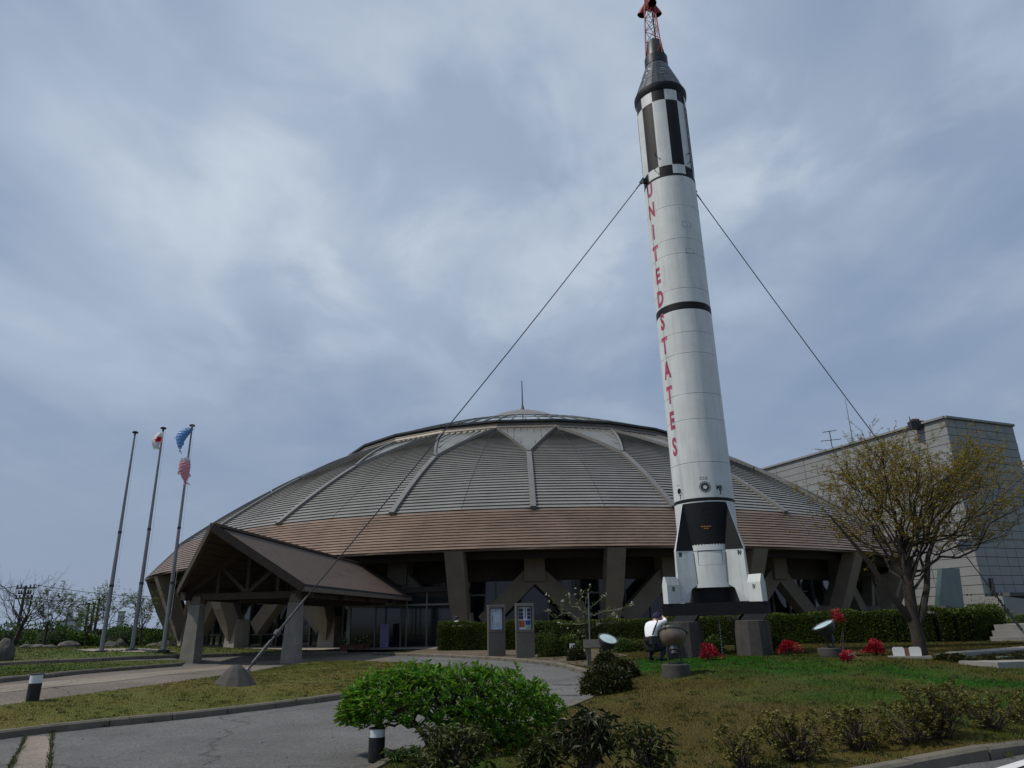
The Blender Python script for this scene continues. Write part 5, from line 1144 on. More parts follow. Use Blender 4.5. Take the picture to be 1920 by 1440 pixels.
# -- trees
def tree(root, seed, trunk, limbs, spread, top, r0, leafm, leafn, ln, wd, twigs=6, tw=.5, bark='bark', depthk=.9, up=.55, up2=.45, droop=.2, core=0.0, levels=2, lr=.30):
    """trunk: list of (x, y, z); limbs grow from its upper half out to an uneven vase of tips; twigs carry the leaves"""
    r = np.random.default_rng(seed); mb = MB(); tr = [np.array(p, float) for p in trunk]; mb.tube(tr, list(np.linspace(r0, r0 * .62, len(tr))), 10, bark); tb = MB(); leafP, leafD = [], []
    L_ = np.array(tr); cum = np.r_[0, np.cumsum(np.linalg.norm(np.diff(L_, axis=0), axis=1))]
    def curve(b, t, k, lift, wob):
        pts = []
        for i in range(k + 1): s = i / k; q = b + (t - b) * s; q = q + np.array([0, 0, 1]) * lift * sin(PI * s) * -1 * np.linalg.norm(t - b); pts.append(q + (r.normal(0, wob, 3) * np.linalg.norm(t - b) if 0 < i < k else 0))
        return pts
    for i in range(limbs):
        s = cum[-1] * (.52 + .48 * (i + .5) / limbs); b = np.array([np.interp(s, cum, L_[:, j]) for j in range(3)]); a = i * 2.4 + r.uniform(-.35, .35); e = r.uniform(.0, 1.0) ** .8
        rad = spread * (1.0 - .62 * e) * r.uniform(.8, 1.08); tip = np.array([L_[-1][0] * .5 + core + rad * cos(a), rad * sin(a) * depthk, b[2] + (top - b[2]) * (.42 + .58 * e) * r.uniform(.88, 1.0)])
        pts = curve(b, tip, 8, -.10 if e > .5 else .09, .025); rr = r0 * lr * r.uniform(.7, 1.1); mb.tube(pts, list(np.linspace(rr, rr * .16, 9)), 7, bark)
        for k in range(twigs):
            t = .28 + .72 * (k + r.random()) / twigs; j = min(int(t * 8), 7); q = pts[j] + (pts[j + 1] - pts[j]) * (t * 8 - j); dr = (pts[j + 1] - pts[j]); dr /= np.linalg.norm(dr)
            out_ = dr * .75 + r.normal(0, .5, 3) * np.array([1, depthk, .7]) + np.array([0, 0, up2 * .5]); out_ /= np.linalg.norm(out_); l2 = tw * spread * r.uniform(.45, 1.0) * (1.1 - .45 * t); sub = curve(q, q + out_ * l2, 5, .04, .03); r2 = rr * (.38 - .2 * t); mb.tube(sub, list(np.linspace(r2, r2 * .2, 6)), 5, bark)
            for h in range(7 if levels > 1 else 3):
                t2 = .15 + .85 * (h + r.random()) / 7; j2 = min(int(t2 * 5), 4); q2 = sub[j2] + (sub[j2 + 1] - sub[j2]) * (t2 * 5 - j2); d2 = out_ * .7 + r.normal(0, .55, 3) * np.array([1, depthk, .6]) + np.array([0, 0, up * .35]); d2 /= np.linalg.norm(d2); l3 = l2 * r.uniform(.25, .55); e3 = q2 + d2 * l3 - np.array([0, 0, .06 * l3]); tb.tube([q2, (q2 + e3) / 2 + r.normal(0, .03 * l3, 3), e3], [r2 * .3 + .002, r2 * .2 + .002, .002], 3, bark, cap=False)
                for _ in range(leafn): u = r.uniform(.1, 1.0); leafP.append(q2 + (e3 - q2) * u); sd = r.normal(0, 1, 3) * np.array([1, 1, .3]); leafD.append(d2 * .6 + sd)
    mb.build('trunk', parent=root, smooth=True); tb.build('crown', parent=root)
    if leafn: foliage(np.array(leafP), np.array(leafD), ln, wd, leafm, root, 'foliage', droop=droop)
p = ground(1727, 1232, KH); bt = tag(empty('budding_tree', (p[0], p[1], p[2] - .05)), 'spreading vase shaped tree with yellow bronze young leaves on the right of the mound', 'tree')
tree(bt, 12, [(0, 0, -.1), (.02, 0, .5), (-.01, 0, 1.1), (.03, 0, 1.7), (.08, 0, 2.3), (.15, .05, 2.9)], 34, 3.65, 5.35, .165, 'bud', 9, .066, .026, twigs=12, tw=.42, depthk=.85, core=.72, lr=.21)
mb = MB(); mb.tube([(.0, -.03, .72), (.20, -.06, 1.05), (.42, -.1, 1.65), (.58, -.15, 2.4), (1.0, -.2, 3.2), (1.7, -.3, 3.9)], [.10, .09, .075, .06, .04, .015], 8, 'bark'); mb.tube([(-.1, 0, .95), (-.5, -.1, 1.5), (-.95, -.1, 2.4), (-1.7, -.1, 3.5)], [.10, .08, .06, .02], 7, 'bark'); mb.build('trunk_fork', parent=bt, smooth=True)

# small magnolia with white buds, staked, beside the kiosks
def at_v(px, py, d0): return at_d(px, py, d0)
pm = ground(1101, 1236, KH); dm = math.hypot(pm[0], pm[1]); mg = tag(empty('magnolia_tree', tuple(pm)), 'small sparse tree with white buds tied to a stake between the kiosks and the floodlight', 'tree')
lines = [([(1100, 1238), (1100, 1205), (1098, 1170), (1096, 1148)], .05, .02, 0), ([(1099, 1168), (1086, 1171), (1066, 1170), (1048, 1168)], .02, .006, -.3), ([(1086, 1170), (1083, 1160), (1070, 1151), (1058, 1150), (1040, 1158), (1024, 1145)], .018, .005, .2),
         ([(1066, 1149), (1054, 1151), (1044, 1134), (1029, 1117)], .013, .004, -.4), ([(1056, 1150), (1051, 1143), (1054, 1136), (1053, 1128)], .009, .004, .1), ([(1096, 1150), (1084, 1138), (1072, 1137), (1066, 1114)], .014, .004, .4), ([(1097, 1150), (1114, 1154), (1134, 1145), (1160, 1143)], .016, .006, -.3), ([(1135, 1145), (1155, 1145), (1172, 1138), (1187, 1134)], .008, .003, -.3),
         ([(1098, 1148), (1110, 1137), (1122, 1127), (1133, 1118)], .013, .004, .3), ([(1096, 1148), (1098, 1128), (1103, 1112), (1106, 1098)], .012, .003, 0), ([(1134, 1146), (1144, 1157), (1152, 1153)], .007, .003, .2), ([(1098, 1180), (1090, 1183), (1084, 1184)], .008, .003, 0), ([(1080, 1139), (1090, 1120), (1090, 1108)], .008, .003, -.2), ([(1098, 1184), (1112, 1175), (1120, 1170)], .008, .003, .1)]
mb = MB(); bp_, lp_, ld_ = [], [], []
for pts, ra, rb, dd in lines:
    P = [at_d(x, y, dm + dd * i / (len(pts) - 1)) - pm for i, (x, y) in enumerate(pts)]; mb.tube(P, list(np.linspace(ra, rb, len(P))), 6, 'barkpale' if ra < .03 else 'bark')
    for a, b in zip(P[:-1], P[1:]):
        for _ in range(9 if ra < .04 else 0): q = a + (b - a) * rng.random() + rng.normal(0, .05, 3); lp_.append(q); ld_.append(rng.normal(0, 1, 3) + [0, 0, .6])
    if ra < .04: bp_ += [P[-1], P[-1] + rng.normal(0, .12, 3), (P[-1] + P[-2]) / 2 + rng.normal(0, .08, 3)]
mb.build('trunk', parent=mg, smooth=True); foliage(np.array(lp_), np.array(ld_), .09, .04, 'spring', mg, 'leaves')
fp = np.repeat(np.array(bp_), 5, 0); foliage(fp + rng.normal(0, .012, fp.shape), rdirs(len(fp), .6), .05, .035, 'blossom', mg, 'blossom')
s0, s1 = at_d(1107, 1236, dm - .12), at_d(1103, 1112, dm - .12); mb = MB(); mb.tube([(0, 0, 0), tuple(s1 - s0)], .022, 6, 'pole'); tag(mb.build('tree_stake', loc=tuple(s0)), 'thin pale metal stake tied to the small budding tree', 'stake')

# -- background on the left: trees, thickets, wood, rocks
def bg_tree(px, py, d, hpx, spread, label, seed, leafm, leafn, ln=.11, tr=.08, bark='bark', lean=0.0, limbs=11):
    q = at_d(px, py, d); g = T1(q[0], q[1]); root = tag(empty('park_tree', (q[0], q[1], g)), label, 'tree', 'trees along the back of the lawn'); top = at_d(px, py - hpx, d)[2] - g
    tree(root, seed, [(0, 0, -.1), (lean * .3, 0, top * .15), (lean * .6, 0, top * .3), (lean, 0, top * .45)], limbs, spread, top, tr, leafm, leafn, ln, ln * .5, twigs=7, tw=.5, up=.6, bark=bark)
bg_tree(22, 1212, 47, 128, 2.9, 'bare dark branched tree at the left edge of the lawn', 201, 'spring', 0, tr=.13, lean=.5, limbs=13)
bg_tree(82, 1210, 52, 102, 2.1, 'young tree with pale green leaves second from the left edge', 202, 'spring', 4)
bg_tree(192, 1209, 50, 102, 2.8, 'wide sparse tree in leaf right behind the leftmost flagpole', 203, 'spring', 2, ln=.14)
bg_tree(160, 1210, 54, 86, 1.6, 'narrow leafy tree between the leftmost flagpole and the far houses', 204, 'spring', 3)
bg_tree(262, 1208, 56, 98, 1.8, 'thin tree seen between the middle flagpole and the dome eave', 205, 'spring', 3)
def thicket(px, py, d, wpx, hpx, m, n, label, seed): hpx = hpx * .68; q = at_d(px, py, d); sc = sw(d); return clipped('thicket', q[0], q[1], wpx * sc / 2, wpx * sc * .35, hpx * sc, m, n, label, 'thicket', 'thickets behind the lawn', ln=.13, seed=seed)
for i, (px, py, d, w_, h_, m, lb) in enumerate([(95, 1210, 56, 80, 46, 'bright', 'bright green thicket under the second tree from the left'), (148, 1210, 57, 60, 34, 'bright', 'low green thicket left of the leftmost flagpole'), (228, 1208, 58, 90, 58, 'bright', 'tall green thicket between the left and middle flagpoles'), (285, 1207, 60, 70, 50, 'bright', 'green thicket beside the dome struts'), (40, 1212, 58, 70, 30, 'wood', 'dark thicket behind the bare tree'), (190, 1209, 60, 60, 40, 'wood', 'dark thicket right behind the leftmost flagpole'), (8, 1212, 60, 60, 42, 'bright', 'green thicket at the left edge behind the boulder')]): thicket(px, py, d, w_, h_, m, 1500, lb, 300 + i)
q = []
for i in range(70):
    a = R(-50 + 34 * i / 70); d = rng.uniform(92, 112); h_ = rng.uniform(.5, 1.3); q.append((d * sin(a), d * cos(a), h_))
P, D = [], []
for x, y, h_ in q:
    n = 420; d = rdirs(n); d[:, 2] = np.abs(d[:, 2]); P.append(d * (1 - np.abs(rng.normal(0, .12, (n, 1)))) * np.array([2.6, 2.2, h_]) + np.array([x, y, .6])); D.append(d + rdirs(n) * .6)
wd_ = foliage(np.concatenate(P), np.concatenate(D), .42, .30, 'wood', None, 'distant_wood'); tag(wd_, 'dark green wood forming the skyline behind the left lawn', 'wood', None, 'stuff')
mb = MB()
for x, y, h_ in q: mb.lathe([(2.0, .4), (2.1, .6 + h_ * .5), (1.2, .6 + h_ * .82), (.01, .6 + h_ * .86)], 8, 'stem') if False else mb.add([(x + 2 * cos(t), y + 1.6 * sin(t), .3) for t in np.arange(0, 6.2, .9)] + [(x, y, .5 + h_ * .85)], [(k, (k + 1) % 7, 7) for k in range(7)], 'stem')
tag(mb.build('wood_undergrowth'), 'dark undergrowth inside the far wood', 'undergrowth', None, 'stuff')
def rock(px, py, d, wpx, hpx, label, seed, group='rocks along the back of the lawn', rnd=.82):
    q = at_d(px, py, d); sc = sw(d); r = np.random.default_rng(seed); bm = bmesh.new(); bmesh.ops.create_icosphere(bm, subdivisions=3, radius=1); c = r.normal(size=(9, 3)); c /= np.linalg.norm(c, axis=1, keepdims=True)
    for v in bm.verts:
        p = np.array(v.co); k = 1.0
        for cc in c: t = p @ cc; k = min(k, rnd / t if t > rnd else 1.0)
        p = p * k * (1 + .04 * r.normal()); v.co = Vector((p[0] * wpx * sc / 2, p[1] * wpx * sc * .4, p[2] * hpx * sc * .65 + hpx * sc * .18))
    me = bpy.data.meshes.new('rock'); bm.to_mesh(me); bm.free(); me.materials.append(MT['rock']); return tag(link('rock', me, loc=(q[0], q[1], T1(q[0], q[1]) + .05), rot=(0, 0, r.uniform(0, .5))), label, 'rock', group)
rock(6, 1232, 33, 30, 42, 'upright boulder cut by the left frame edge on the lawn', 1, None, .93)
for i, (px, py, d, w_, h_, lb) in enumerate([(48, 1217, 44, 22, 8, 'dark low rock, first of the row from the left'), (72, 1216, 44, 28, 8, 'dark long rock, second of the row from the left'), (93, 1216, 43, 22, 7, 'pale flat rock between the dark long rock and the big smooth one'), (129, 1212, 46, 34, 13, 'big smooth pale rock left of the leftmost flagpole'), (207, 1211, 48, 24, 13, 'grey rock just right of the leftmost flagpole'), (225, 1210, 48, 18, 17, 'pointed grey rock between the left and middle flagpoles'), (204, 1213, 46, 20, 5, 'thin pale slab in front of the grey rock'), (290, 1212, 52, 32, 14, 'rock at the foot of the outermost dome strut'), (312, 1208, 55, 36, 22, 'largest rock, half hidden by the right flagpole')]): rock(px, py, d, w_, h_, lb, 10 + i)
# far wall, houses, poles and wires
p, q = at_d(18, 1205, 75), at_d(66, 1200, 78); mb = MB(); mb.hexa([(0, 0, -.6), (q[0] - p[0], q[1] - p[1], -.6), (q[0] - p[0] - .1, q[1] - p[1] + .3, -.6), (-.1, .3, -.6), (0, 0, 1.3), (q[0] - p[0], q[1] - p[1], 1.3), (q[0] - p[0] - .1, q[1] - p[1] + .3, 1.3), (-.1, .3, 1.3)], 'wallgrey'); tag(mb.build('boundary_wall', loc=(p[0], p[1], 0.7)), 'low grey boundary wall far behind the bare tree', 'wall')
def far_house(x0, x1, ytop, d, label, tower=None):
    p, q = at_d(x0, 1168, d), at_d(x1, 1168, d); w_ = math.hypot(*(q - p)[:2]); h_ = at_d(x0, ytop, d)[2]; root = tag(empty('far_house', (p[0], p[1], 0), -az(x0, 1168)), label, 'building', 'distant buildings'); mb = MB(); mb.box(0, w_, 0, 9, 0, h_, 'far'); mb.build('wall', parent=root)
    mb = MB(); mb.box(-.3, w_ + .3, -.3, 9.3, h_ + .01, h_ + .4, 'wallgrey'); mb.build('roof', parent=root)
    for k in range(3): mb = MB(); x = w_ * (.12 + .3 * k); mb.box(x, x + w_ * .16, -.06, .0, h_ - 2.6, h_ - 1.2, 'farwin'); mb.build('window', parent=root)
    if tower: mb = MB(); mb.box(w_ * .02, w_ * .45, .5, 6, h_ + .41, h_ + tower, 'far'); mb.build('tower', parent=root); mb = MB(); mb.box(w_ * .12, w_ * .34, .44, .5, h_ + tower * .35, h_ + tower * .6, 'farwin'); mb.build('window', parent=root)
far_house(121, 150, 1163, 230, 'white far house with a raised block above the wood', 3.0); far_house(146, 154, 1154, 250, 'grey narrow far building right of the white house'); far_house(219, 232, 1148, 320, 'pale far tower block between the left and middle flagpoles'); far_house(105, 122, 1166, 260, 'low far house left of the white one')
def upole(px, py, ytop, d, label, arms, kind='utility pole'):
    q = at_d(px, py, d); g = .6; h_ = at_d(px, ytop, d)[2] - g; root = tag(empty('utility_pole', (q[0], q[1], g)), label, kind, 'utility poles'); mb = MB(); mb.tube([(0, 0, 0), (0, 0, h_)], [.2, .13], 8, 'lampdark'); mb.build('pole', parent=root)
    for dz, hw in arms:
        mb = MB(); mb.bar((-hw, 0, h_ - dz), (hw, 0, h_ - dz), .16, .16, 'lampdark')
        for k in (-.9, -.5, .5, .9): mb.tube([(hw * k, 0, h_ - dz), (hw * k, 0, h_ - dz + .35)], .08, 6, 'lampdark')
        mb.build('crossarm', parent=root)
    return Vector((q[0], q[1], g + h_))
u0 = upole(31, 1190, 1098, 95, 'tall utility pole with two crossarms behind the bare tree', [(.25, 1.0), (1.3, .9), (.8, .7)]); u1 = upole(158, 1190, 1130, 110, 'left pole of the H shaped utility frame', [(.2, .9)]); u2 = upole(168, 1190, 1130, 110, 'middle pole of the H shaped utility frame', []); u3 = upole(176, 1190, 1122, 112, 'slim pole just right of the H shaped utility frame', []); u4 = upole(121, 1185, 1150, 170, 'short far utility pole left of the white far house', [(.2, .8)])
def wire(a, b, label, sag=.5):
    a, b = Vector(a), Vector(b); mb = MB(); mb.tube([(a - a).lerp(b - a, t) - Vector((0, 0, sag * 4 * t * (1 - t))) for t in np.linspace(0, 1, 14)], .03, 4, 'cable'); tag(mb.build('overhead_wire', loc=a), label, 'wire', 'overhead wires')
wend = Vector(at_d(345, 1118, 130)); wend2 = Vector(at_d(330, 1128, 128))
wire(u0 + Vector((.8, 0, .1)), wend, 'highest overhead wire running right from the tall utility pole'); wire(u0 + Vector((.8, 0, -1.1)), u3, 'overhead wire from the lower crossarm to the slim pole'); wire(u0 + Vector((.6, 0, -2.0)), u1, 'lowest overhead wire down to the H shaped frame'); wire(u0 + Vector((-.8, 0, 0)), Vector(at_d(-140, 1092, 85)), 'overhead wire leaving the tall utility pole past the left edge'); wire(u3, wend2, 'overhead wire from the slim pole towards the dome')

# ================================================================== SMALL THINGS
# flagpoles
def flagpole(bx, by, tx, ty, d, label):
    b, t = ground(bx, by, KH), at_d(tx, ty, d); b = at_d(bx, by, d); g = T1(b[0], b[1]) + KH - .02; h = t[2] - g; root = tag(empty('flagpole', (b[0], b[1], g)), label, 'flagpole', 'flagpoles on the lawn'); mb = MB()
    pr = None; secs = [(0, .088), (.28, .078), (.52, .064), (.76, .05), (.985, .036)]; mb.lathe([(r, z * h) for z, r in secs], 14, 'pole'); mb.build('pole', parent=root, smooth=True)
    for z in (.28, .52): r = np.interp(z, [s[0] for s in secs], [s[1] for s in secs]); mb = MB(); mb.lathe([(r, z * h - .05), (r + .012, z * h - .05), (r + .012, z * h + .05), (r, z * h + .05)], 14, 'lampdark'); mb.build('joint_sleeve', parent=root)
    mb = MB(); mb.lathe([(.04, h * .985), (.04, h - .05), (.12, h - .03), (.125, h + .02), (.05, h + .06), (.001, h + .06)], 12, 'lampdark'); mb.build('truck', parent=root)
    mb = MB(); mb.lathe([(.24, -.05), (.24, .03), (.15, .06), (.12, .06)], 14, 'lampdark'); mb.build('base_collar', parent=root)
    mb = MB(); mb.bar((.1, -.05, 1.2), (.16, -.05, 1.35), .03, .03, 'steel'); mb.build('cleat', parent=root)
    mb = MB(); mb.tube([(.13, -.06, h - .05), (.19, -.05, h * .5), (.15, -.06, 1.3)], .006, 4, 'signwhite'); mb.build('halyard', parent=root)
    return Vector((b[0], b[1], g)), h
fpA, hA = flagpole(190, 1222, 256, 811, 33.8, 'leftmost flagpole, bare, taller grass behind it'); fpB, hB_ = flagpole(247, 1222, 307, 803, 33.6, 'middle flagpole carrying the limp white flag with a red disc'); fpC, hC = flagpole(306, 1222, 361, 798, 33.5, 'right flagpole flying the blue and the red carp streamers')
def cloth(n, c): MT[n] = leafmat(n + '_cloth', [c, c], .45, .8)
cloth('flagwhite', (.74, .75, .77)); cloth('flagred', (.55, .03, .05))
# limp national flag
def limp_flag():
    top = at_d(305, 812, 33.4); mb = MB(); nu, nv = 14, 22; ln = .0
    hgt = at_d(305, 812, 33.4)[2] - at_d(304, 843, 33.4)[2]
    vs = []
    for j in range(nv + 1):
        v = j / nv; wdt = .14 + .28 * sin(PI * min(v * 1.1, 1) * .6)
        for i in range(nu + 1): u = i / nu; vs.append((.05 - u * wdt + .06 * sin(v * 5 + u * 3) + .05 * v, -.10 - .09 * sin(u * 13 + v * 2.5) - .03 * sin(v * 9), -v * hgt * (1 - .10 * (u - .5) ** 2 + (.05 * sin(u * 9) if j == nv else 0))))
    for j in range(nv):
        for i in range(nu):
            uu, vv = (i + .5) / nu, (j + .5) / nv; red = ((uu - .5) / .34) ** 2 + ((vv - .42) / .15) ** 2 < 1
            k = j * (nu + 1) + i; mb.add([vs[k], vs[k + 1], vs[k + nu + 2], vs[k + nu + 1]], [(0, 1, 2, 3)], 'flagred' if red else 'flagwhite')
    tag(mb.build('national_flag', loc=tuple(top), smooth=True), 'limp white flag with a red disc hanging on the middle flagpole', 'flag')
limp_flag()
def carp(mouth, tail, r, label, m1, m2, head, bend=(0, 0, 0)):
    a, b = Vector(mouth), Vector(tail); root = tag(empty('carp_streamer', a), label, 'carp streamer', 'carp streamers'); d = (b - a); ln = d.length; n = 22; k = 14; P = []; rad = []
    for i in range(n + 1): t = i / n; P.append(d * t + Vector(bend) * sin(PI * t)); rad.append(r * (.80 + .30 * sin(PI * min(t / .55, 1) * .75) if t < .5 else 1.05 - 1.50 * (t - .5) ** 1.15) if t < .94 else r * .36)
    mb = MB(); vs = []; dn = d.normalized(); s = dn.cross(Vector((0, 1, 0))).normalized(); u = s.cross(dn)
    for i in range(n + 1):
        for q in range(k): t = 2 * PI * q / k; w_ = 1 + .06 * sin(i * 2.1 + q); vs.append(P[i] + (s * cos(t) + u * sin(t) * .55) * rad[i] * w_)
    for i in range(n):
        for q in range(k): m = head if i < 3 else (m2 if q in (4, 5) and i % 2 else m1); mb.add([vs[i * k + q], vs[i * k + (q + 1) % k], vs[(i + 1) * k + (q + 1) % k], vs[(i + 1) * k + q]], [(0, 1, 2, 3)], m)
    mb.build('body', parent=root)
    mb = MB(); e = P[-1]
    for w_ in (-1, 1): mb.add([e, e + s * (.12 * w_) + dn * .12 + u * .03, e + s * (.18 * w_ + .06) + dn * .22, e + s * (.04 * w_) + dn * .14 - u * .02], [(0, 1, 2, 3)], m1)
    mb.build('tail_fin', parent=root)
    mb = MB(); f = P[9] - s * rad[9] * .9; mb.add([f, f - s * .10 + dn * .22, f + dn * .30], [(0, 1, 2)], m2); f = P[14] + s * rad[14] * .9; mb.add([f, f + s * .08 + dn * .18, f + dn * .25], [(0, 1, 2)], m1); mb.build('side_fin', parent=root)
    for w_ in (-1, 1): mb = MB(); c = P[2] + (s * .3 * w_ - u * .46) * rad[2]; mb.lathe([(.045, 0), (.045, .012), (.001, .014)], 10, 'signwhite'); o = mb.build('eye', parent=root, loc=c); o.rotation_euler = (-u).to_track_quat('Z', 'Y').to_euler()
    mb = MB(); mb.tube([Vector((0, 0, 0)), Vector((.12, -.02, .1))], .008, 4, 'signwhite'); mb.build('mouth_cord', parent=root)
carp(at_d(356, 803, 33.2), at_d(337, 841, 33.2), .22, 'blue carp streamer blown out from the top of the right flagpole', 'carpblue', 'carpblue2', 'carpblue', (-.16, 0, .06))
carp(at_d(347, 859, 33.2), at_d(348, 902, 33.2), .23, 'red carp streamer hanging down against the right flagpole', 'carpred', 'carppink', 'flagwhite', (-.03, 0, 0))

# bollard lamps
def bollard(px, py, ytop, label, dia, g=None, p=None, h=None):
    p = ground(px, py, KH) if p is None else p; d = math.hypot(p[0], p[1]); h = h or at_d(px, ytop, d)[2] - p[2]; root = tag(empty('bollard_lamp', tuple(p)), label, 'bollard lamp', 'bollard lamps'); r = dia / 2
    mb = MB(); mb.lathe([(r, -.1), (r, h * .62)], 24, 'bollardblack'); mb.build('post', parent=root, smooth=True); mb = MB(); mb.lathe([(r * .97, h * .62), (r * .97, h * .96)], 24, 'bollardwhite'); mb.build('diffuser', parent=root, smooth=True)
    mb = MB(); mb.lathe([(r * 1.03, h * .955), (r * 1.03, h * .995), (r * .9, h), (.001, h)], 24, 'bollardblack', cap=False); mb.lathe([(r * 1.01, h * .60), (r * 1.01, h * .62)], 24, 'bollardblack'); mb.build('cap', parent=root, smooth=True)
    mb = MB(); mb.box(-.008, .008, -r - .004, -r + .01, h * .08, h * .16, 'lampdark'); mb.build('service_hatch', parent=root)
p1 = at_d(704, 1462, 10.0); p1[2] = T1(p1[0], p1[1]) + KH; bollard(704, 0, 1364, 'nearest black and white bollard lamp, beside the green bush', .205, p=p1)
bollard(61, 1311, 1263, 'bollard lamp on the island lawn at the left', .225)

# notice kiosks
def kiosk(px, pyb, pyt, label, poster, turn):
    p = ground(px, pyb, KH); d = math.hypot(p[0], p[1]); h = at_d(px, pyt, d)[2] - p[2]; root = tag(empty('notice_kiosk', tuple(p), turn), label, 'notice kiosk', 'notice kiosks behind the kerb'); w_ = .33; t = .20
    mb = MB(); mb.box(-w_, w_, -t, t, -.1, h * .46, 'kiosk'); mb.build('base', parent=root); mb = MB()
    mb.box(-w_, -w_ + .07, -t, t, h * .462, h - .06, 'kiosk'); mb.box(w_ - .07, w_, -t, t, h * .462, h - .06, 'kiosk'); mb.box(-w_ + .002, w_ - .002, .02, t - .01, h * .463, h - .061, 'kiosk'); mb.box(-w_, w_, -t, t, h - .058, h, 'kioskframe'); mb.build('housing', parent=root)
    mb = MB(); f = .035
    for a, b in (((-w_ + .02, h * .49), (-w_ + .02, h - .08)), ((w_ - .02 - .0, h * .49), (w_ - .02, h - .08)), ((-w_, h - .09), (w_, h - .09)), ((-w_, h * .485), (w_, h * .485))): mb.bar((a[0], -t - .006, a[1]), (b[0], -t - .006, b[1]), f, f, 'kioskframe')
    mb.build('door_frame', parent=root); x0, x1, z0, z1 = -w_ + .11, w_ - .09, h * .51, h - .14; po = empty('poster', (0, -.01, 0), 0, root)
    mb = MB(); mb.box(x0, x1, -.004, .0, z0, z1, 'paperwhite' if poster else 'paper'); mb.build('sheet', parent=po); W2, H2 = x1 - x0, z1 - z0
    def cell(u0, u1, v0, v1, m, name='print'): mb = MB(); mb.box(x0 + W2 * u0, x0 + W2 * u1, -.008, -.0045, z0 + H2 * v0, z0 + H2 * v1, m); mb.build(name, parent=po)
    if poster:
        for v in (.46, .62, .79): cell(.03, .40, v, v + .145, 'photoblue', 'photo'); cell(.70, .97, v, v + .145, 'photoblue', 'photo')
        cell(.03, .50, .10, .41, 'orange', 'photo'); cell(.55, .97, .20, .41, 'blue', 'photo'); cell(.55, .97, .03, .18, 'greenp', 'photo'); cell(.52, .60, .50, .95, 'ink')
    else:
        cell(.40, .46, .88, .95, 'ink'); cell(.55, .59, .90, .94, 'ink'); cell(.14, .20, .36, .70, 'ink', 'text_column'); 
        for v in (.12, .18, .24, .30): cell(.12, .85, v, v + .008, 'ink', 'text_line')
        for u in (.32, .45, .58, .7): cell(u, u + .012, .45, .82, 'paperwhite', 'text_column')
kiosk(931, 1230, 1134, 'left notice kiosk showing a plain pale sheet', 0, R(10)); kiosk(985, 1233, 1131, 'right notice kiosk with photos and a colourful poster', 1, R(6))

# floodlights: bowl, rim, lens, lamp housing, yoke on a concrete block
def floodlight(px, pyb, d, aim, label, size=.30, block=.27, lift=.35, blockh=.26, shell='lampshell'):
    p = at_d(px, pyb, d); g = T1(p[0], p[1]) + KH - .03; root = tag(empty('floodlight', (p[0], p[1], g)), label, 'floodlight', 'floodlights round the rocket'); mb = MB(); mb.lathe([(block, -.1), (block, blockh - .01), (block - .012, blockh), (.001, blockh)], 28, 'pedestal'); mb.build('concrete_block', parent=root, smooth=True)
    A = Vector(aim).normalized(); hd = empty('lamp_head', (0, 0, blockh + lift), 0, root); hd.rotation_euler = A.to_track_quat('Z', 'Y').to_euler(); s = size
    mb = MB(); mb.lathe([(.36 * s, -.55 * s), (.62 * s, -.45 * s), (.86 * s, -.18 * s), (.97 * s, .15 * s), (1.0 * s, .45 * s)], 36, shell); mb.build('bowl', parent=hd, smooth=True)
    mb = MB(); mb.lathe([(1.0 * s, .42 * s), (1.08 * s, .42 * s), (1.09 * s, .58 * s), (.97 * s, .60 * s), (.95 * s, .54 * s)], 36, 'lamprim'); mb.build('rim', parent=hd, smooth=True)
    mb = MB(); mb.lathe([(.965 * s, .545 * s), (.6 * s, .575 * s), (.001, .585 * s)], 30, 'lampglass'); mb.build('lens', parent=hd, smooth=True)
    for k in range(6): a = PI / 3 * k; mb = MB(); mb.box(-.025, .025, -.02, .02, .40 * s, .62 * s, 'lamprim'); mb.build('clip', parent=hd, loc=(1.08 * s * cos(a), 1.08 * s * sin(a), 0), rot=(0, 0, a + PI / 2))
    mb = MB(); mb.lathe([(.001, -1.20 * s), (.24 * s, -1.18 * s), (.25 * s, -.95 * s), (.33 * s, -.90 * s), (.34 * s, -.5 * s)], 24, 'lampdark'); mb.build('lamp_housing', parent=hd, smooth=True)
    sd = A.cross(Vector((0, 0, 1))).normalized(); mb = MB()
    c = Vector((0, 0, blockh + lift)) - A * .5 * s
    for w_ in (-1, 1): q = c + sd * (.38 * s * w_); mb.tube([q, q * 1.0 - Vector((0, 0, .08)) + sd * .03 * w_, Vector((q.x, q.y, blockh + .01)) + sd * .02 * w_], .022, 7, 'lampdark')
    mb.bar(Vector((c.x, c.y, blockh + .02)) - sd * .4 * s, Vector((c.x, c.y, blockh + .02)) + sd * .4 * s, .06, .03, 'lampdark'); mb.build('yoke', parent=root)
    mb = MB(); mb.tube([c - A * .3 * s, c - A * .5 * s - Vector((0, 0, .16)), Vector((c.x + .1, c.y - .05, blockh + .015))], .012, 6, 'lampdark'); mb.build('lead', parent=root)
floodlight(1268, 1266, 16.2, (.10, .42, .9), 'near bowl shaped floodlight seen from behind on its round concrete block', .285, .285, .50, .25)
pf = at_d(1139, 1228, 21.5); floodlight(1139, 1228, 21.5, (.22, -.42, .80), 'floodlight with a pale blue lens tipped towards the road, near the small budding tree', .26, .30, .40, .22, 'lampdark')
floodlight(1556, 1226, 20.5, (-.42, -.05, .88), 'dark floodlight leaning left beside the tall stemmed azalea', .26, .28, .42, .22, 'lampdark')
